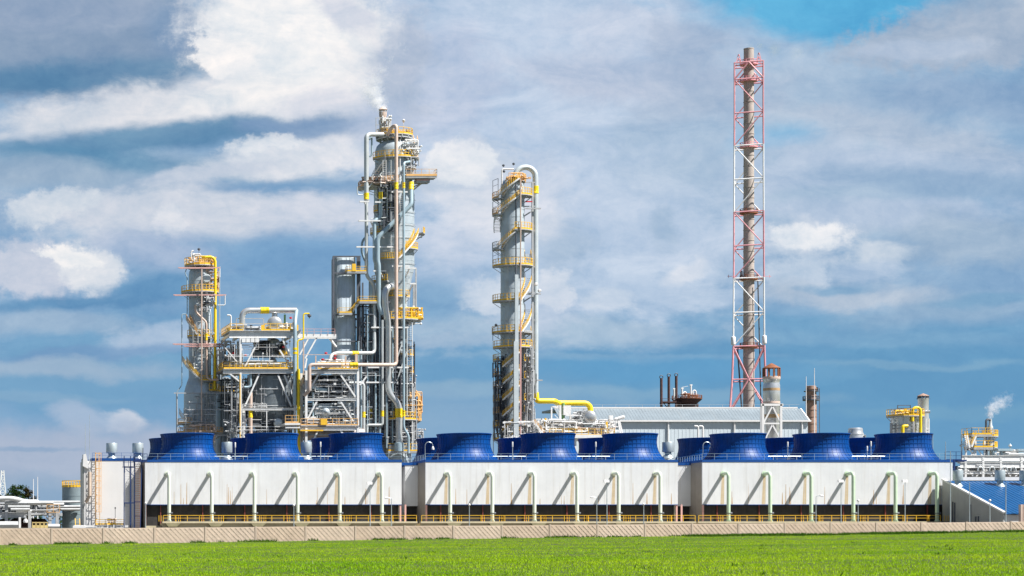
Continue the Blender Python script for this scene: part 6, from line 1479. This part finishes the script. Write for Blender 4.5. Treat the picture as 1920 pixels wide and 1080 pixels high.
# ================================================================ steam and smoke
def plume(label, path, dens, colr, nscale, name='steam_plume', thr=.5):
    """path: points with radii; the cloud body is a lumpy closed tube filled with uneven vapour"""
    pts = [V(p) for p, r in path]; rs_ = [r for p, r in path]; o0 = pts[0]
    fine = []; fr = []
    for i in range(len(pts)-1):
        for j in range(5): k = j/5; fine.append(pts[i].lerp(pts[i+1], k)); fr.append(rs_[i]*(1-k)+rs_[i+1]*k)
    fine.append(pts[-1]); fr.append(rs_[-1]*.6)
    ob = MB().tube(fine, fr, 16).build(name, 'white_paint', None, o0)
    m = bpy.data.materials.new(name+'_vapour'); m.use_nodes = True; t = m.node_tree; n = t.nodes; l = t.links; n.remove(n['Principled BSDF'])
    pv = n.new('ShaderNodeVolumePrincipled'); pv.inputs['Color'].default_value = (*colr, 1); pv.inputs['Anisotropy'].default_value = .2
    geo = n.new('ShaderNodeNewGeometry'); total = None
    nz = n.new('ShaderNodeTexNoise'); nz.inputs['Scale'].default_value = nscale; nz.inputs['Detail'].default_value = 5; nz.inputs['Roughness'].default_value = .6; nz.inputs['Distortion'].default_value = .6; l.new(geo.outputs['Position'], nz.inputs['Vector'])
    def mm(op, a, b, clamp=False):
        q = n.new('ShaderNodeMath'); q.operation = op; q.use_clamp = clamp
        for i, x in enumerate((a, b)):
            if isinstance(x, bpy.types.NodeSocket): l.new(x, q.inputs[i])
            else: q.inputs[i].default_value = x
        return q.outputs[0]
    for i, (p, r) in enumerate(path):
        d = n.new('ShaderNodeVectorMath'); d.operation = 'DISTANCE'; l.new(geo.outputs['Position'], d.inputs[0]); d.inputs[1].default_value = p
        f = mm('SUBTRACT', 1.0, mm('DIVIDE', d.outputs['Value'], r*1.15), True)
        f = mm('MULTIPLY', f, 1.0-.85*i/(len(path)-1)); total = f if total is None else mm('MAXIMUM', total, f)
    k = mm('MULTIPLY', mm('SUBTRACT', mm('ADD', mm('MULTIPLY', nz.outputs[0], 1.6), total), thr+.75), 2.2, True)
    l.new(mm('MULTIPLY', mm('MULTIPLY', k, total), dens), pv.inputs['Density']); l.new(pv.outputs[0], n['Material Output'].inputs['Volume'])
    ob.data.materials.clear(); ob.data.materials.append(m); ob['kind'] = 'stuff'; tag(ob, label, 'steam')
    m.cycles.homogeneous_volume = False
    return ob
A = lambda px, py, d=0: P(px, py, 485+d)
plume('white steam drifting up from the capped vent of the tallest tower', [(A(720, 213), 1.0), (A(717, 203), 1.9), (A(708, 190), 3.0), (A(699, 172), 3.6), (A(702, 152), 3.2), (A(715, 132), 2.8), (A(732, 112), 2.8), (A(756, 90), 3.4), (A(790, 62), 4.2)], 1.1, (.97, .97, .98), 1.0, thr=.3)
A = lambda px, py, d=0: P(px, py, 440+d)
plume('small white steam puff blowing right from the far right scrubber', [(A(1858, 785), .5), (A(1857, 777), 1.2), (A(1862, 766), 1.9), (A(1874, 756), 2.3), (A(1888, 750), 2.3), (A(1902, 752), 1.7), (A(1870, 740), 1.2)], 1.5, (.95, .95, .97), 1.2, thr=.28)
A = lambda px, py, d=0: P(px, py, 575+d)
plume('faint yellowish smoke drifting right from the tall lattice chimney', [(A(1406, 89), 1.3), (A(1424, 86), 1.6), (A(1452, 92), 2.6), (A(1500, 98), 4.0), (A(1560, 104), 5.0)], .12, (.85, .82, .45), .22, 'smoke_plume', .2)
print('objects', len(bpy.data.objects), 'faces', sum(len(m.polygons) for m in bpy.data.meshes))
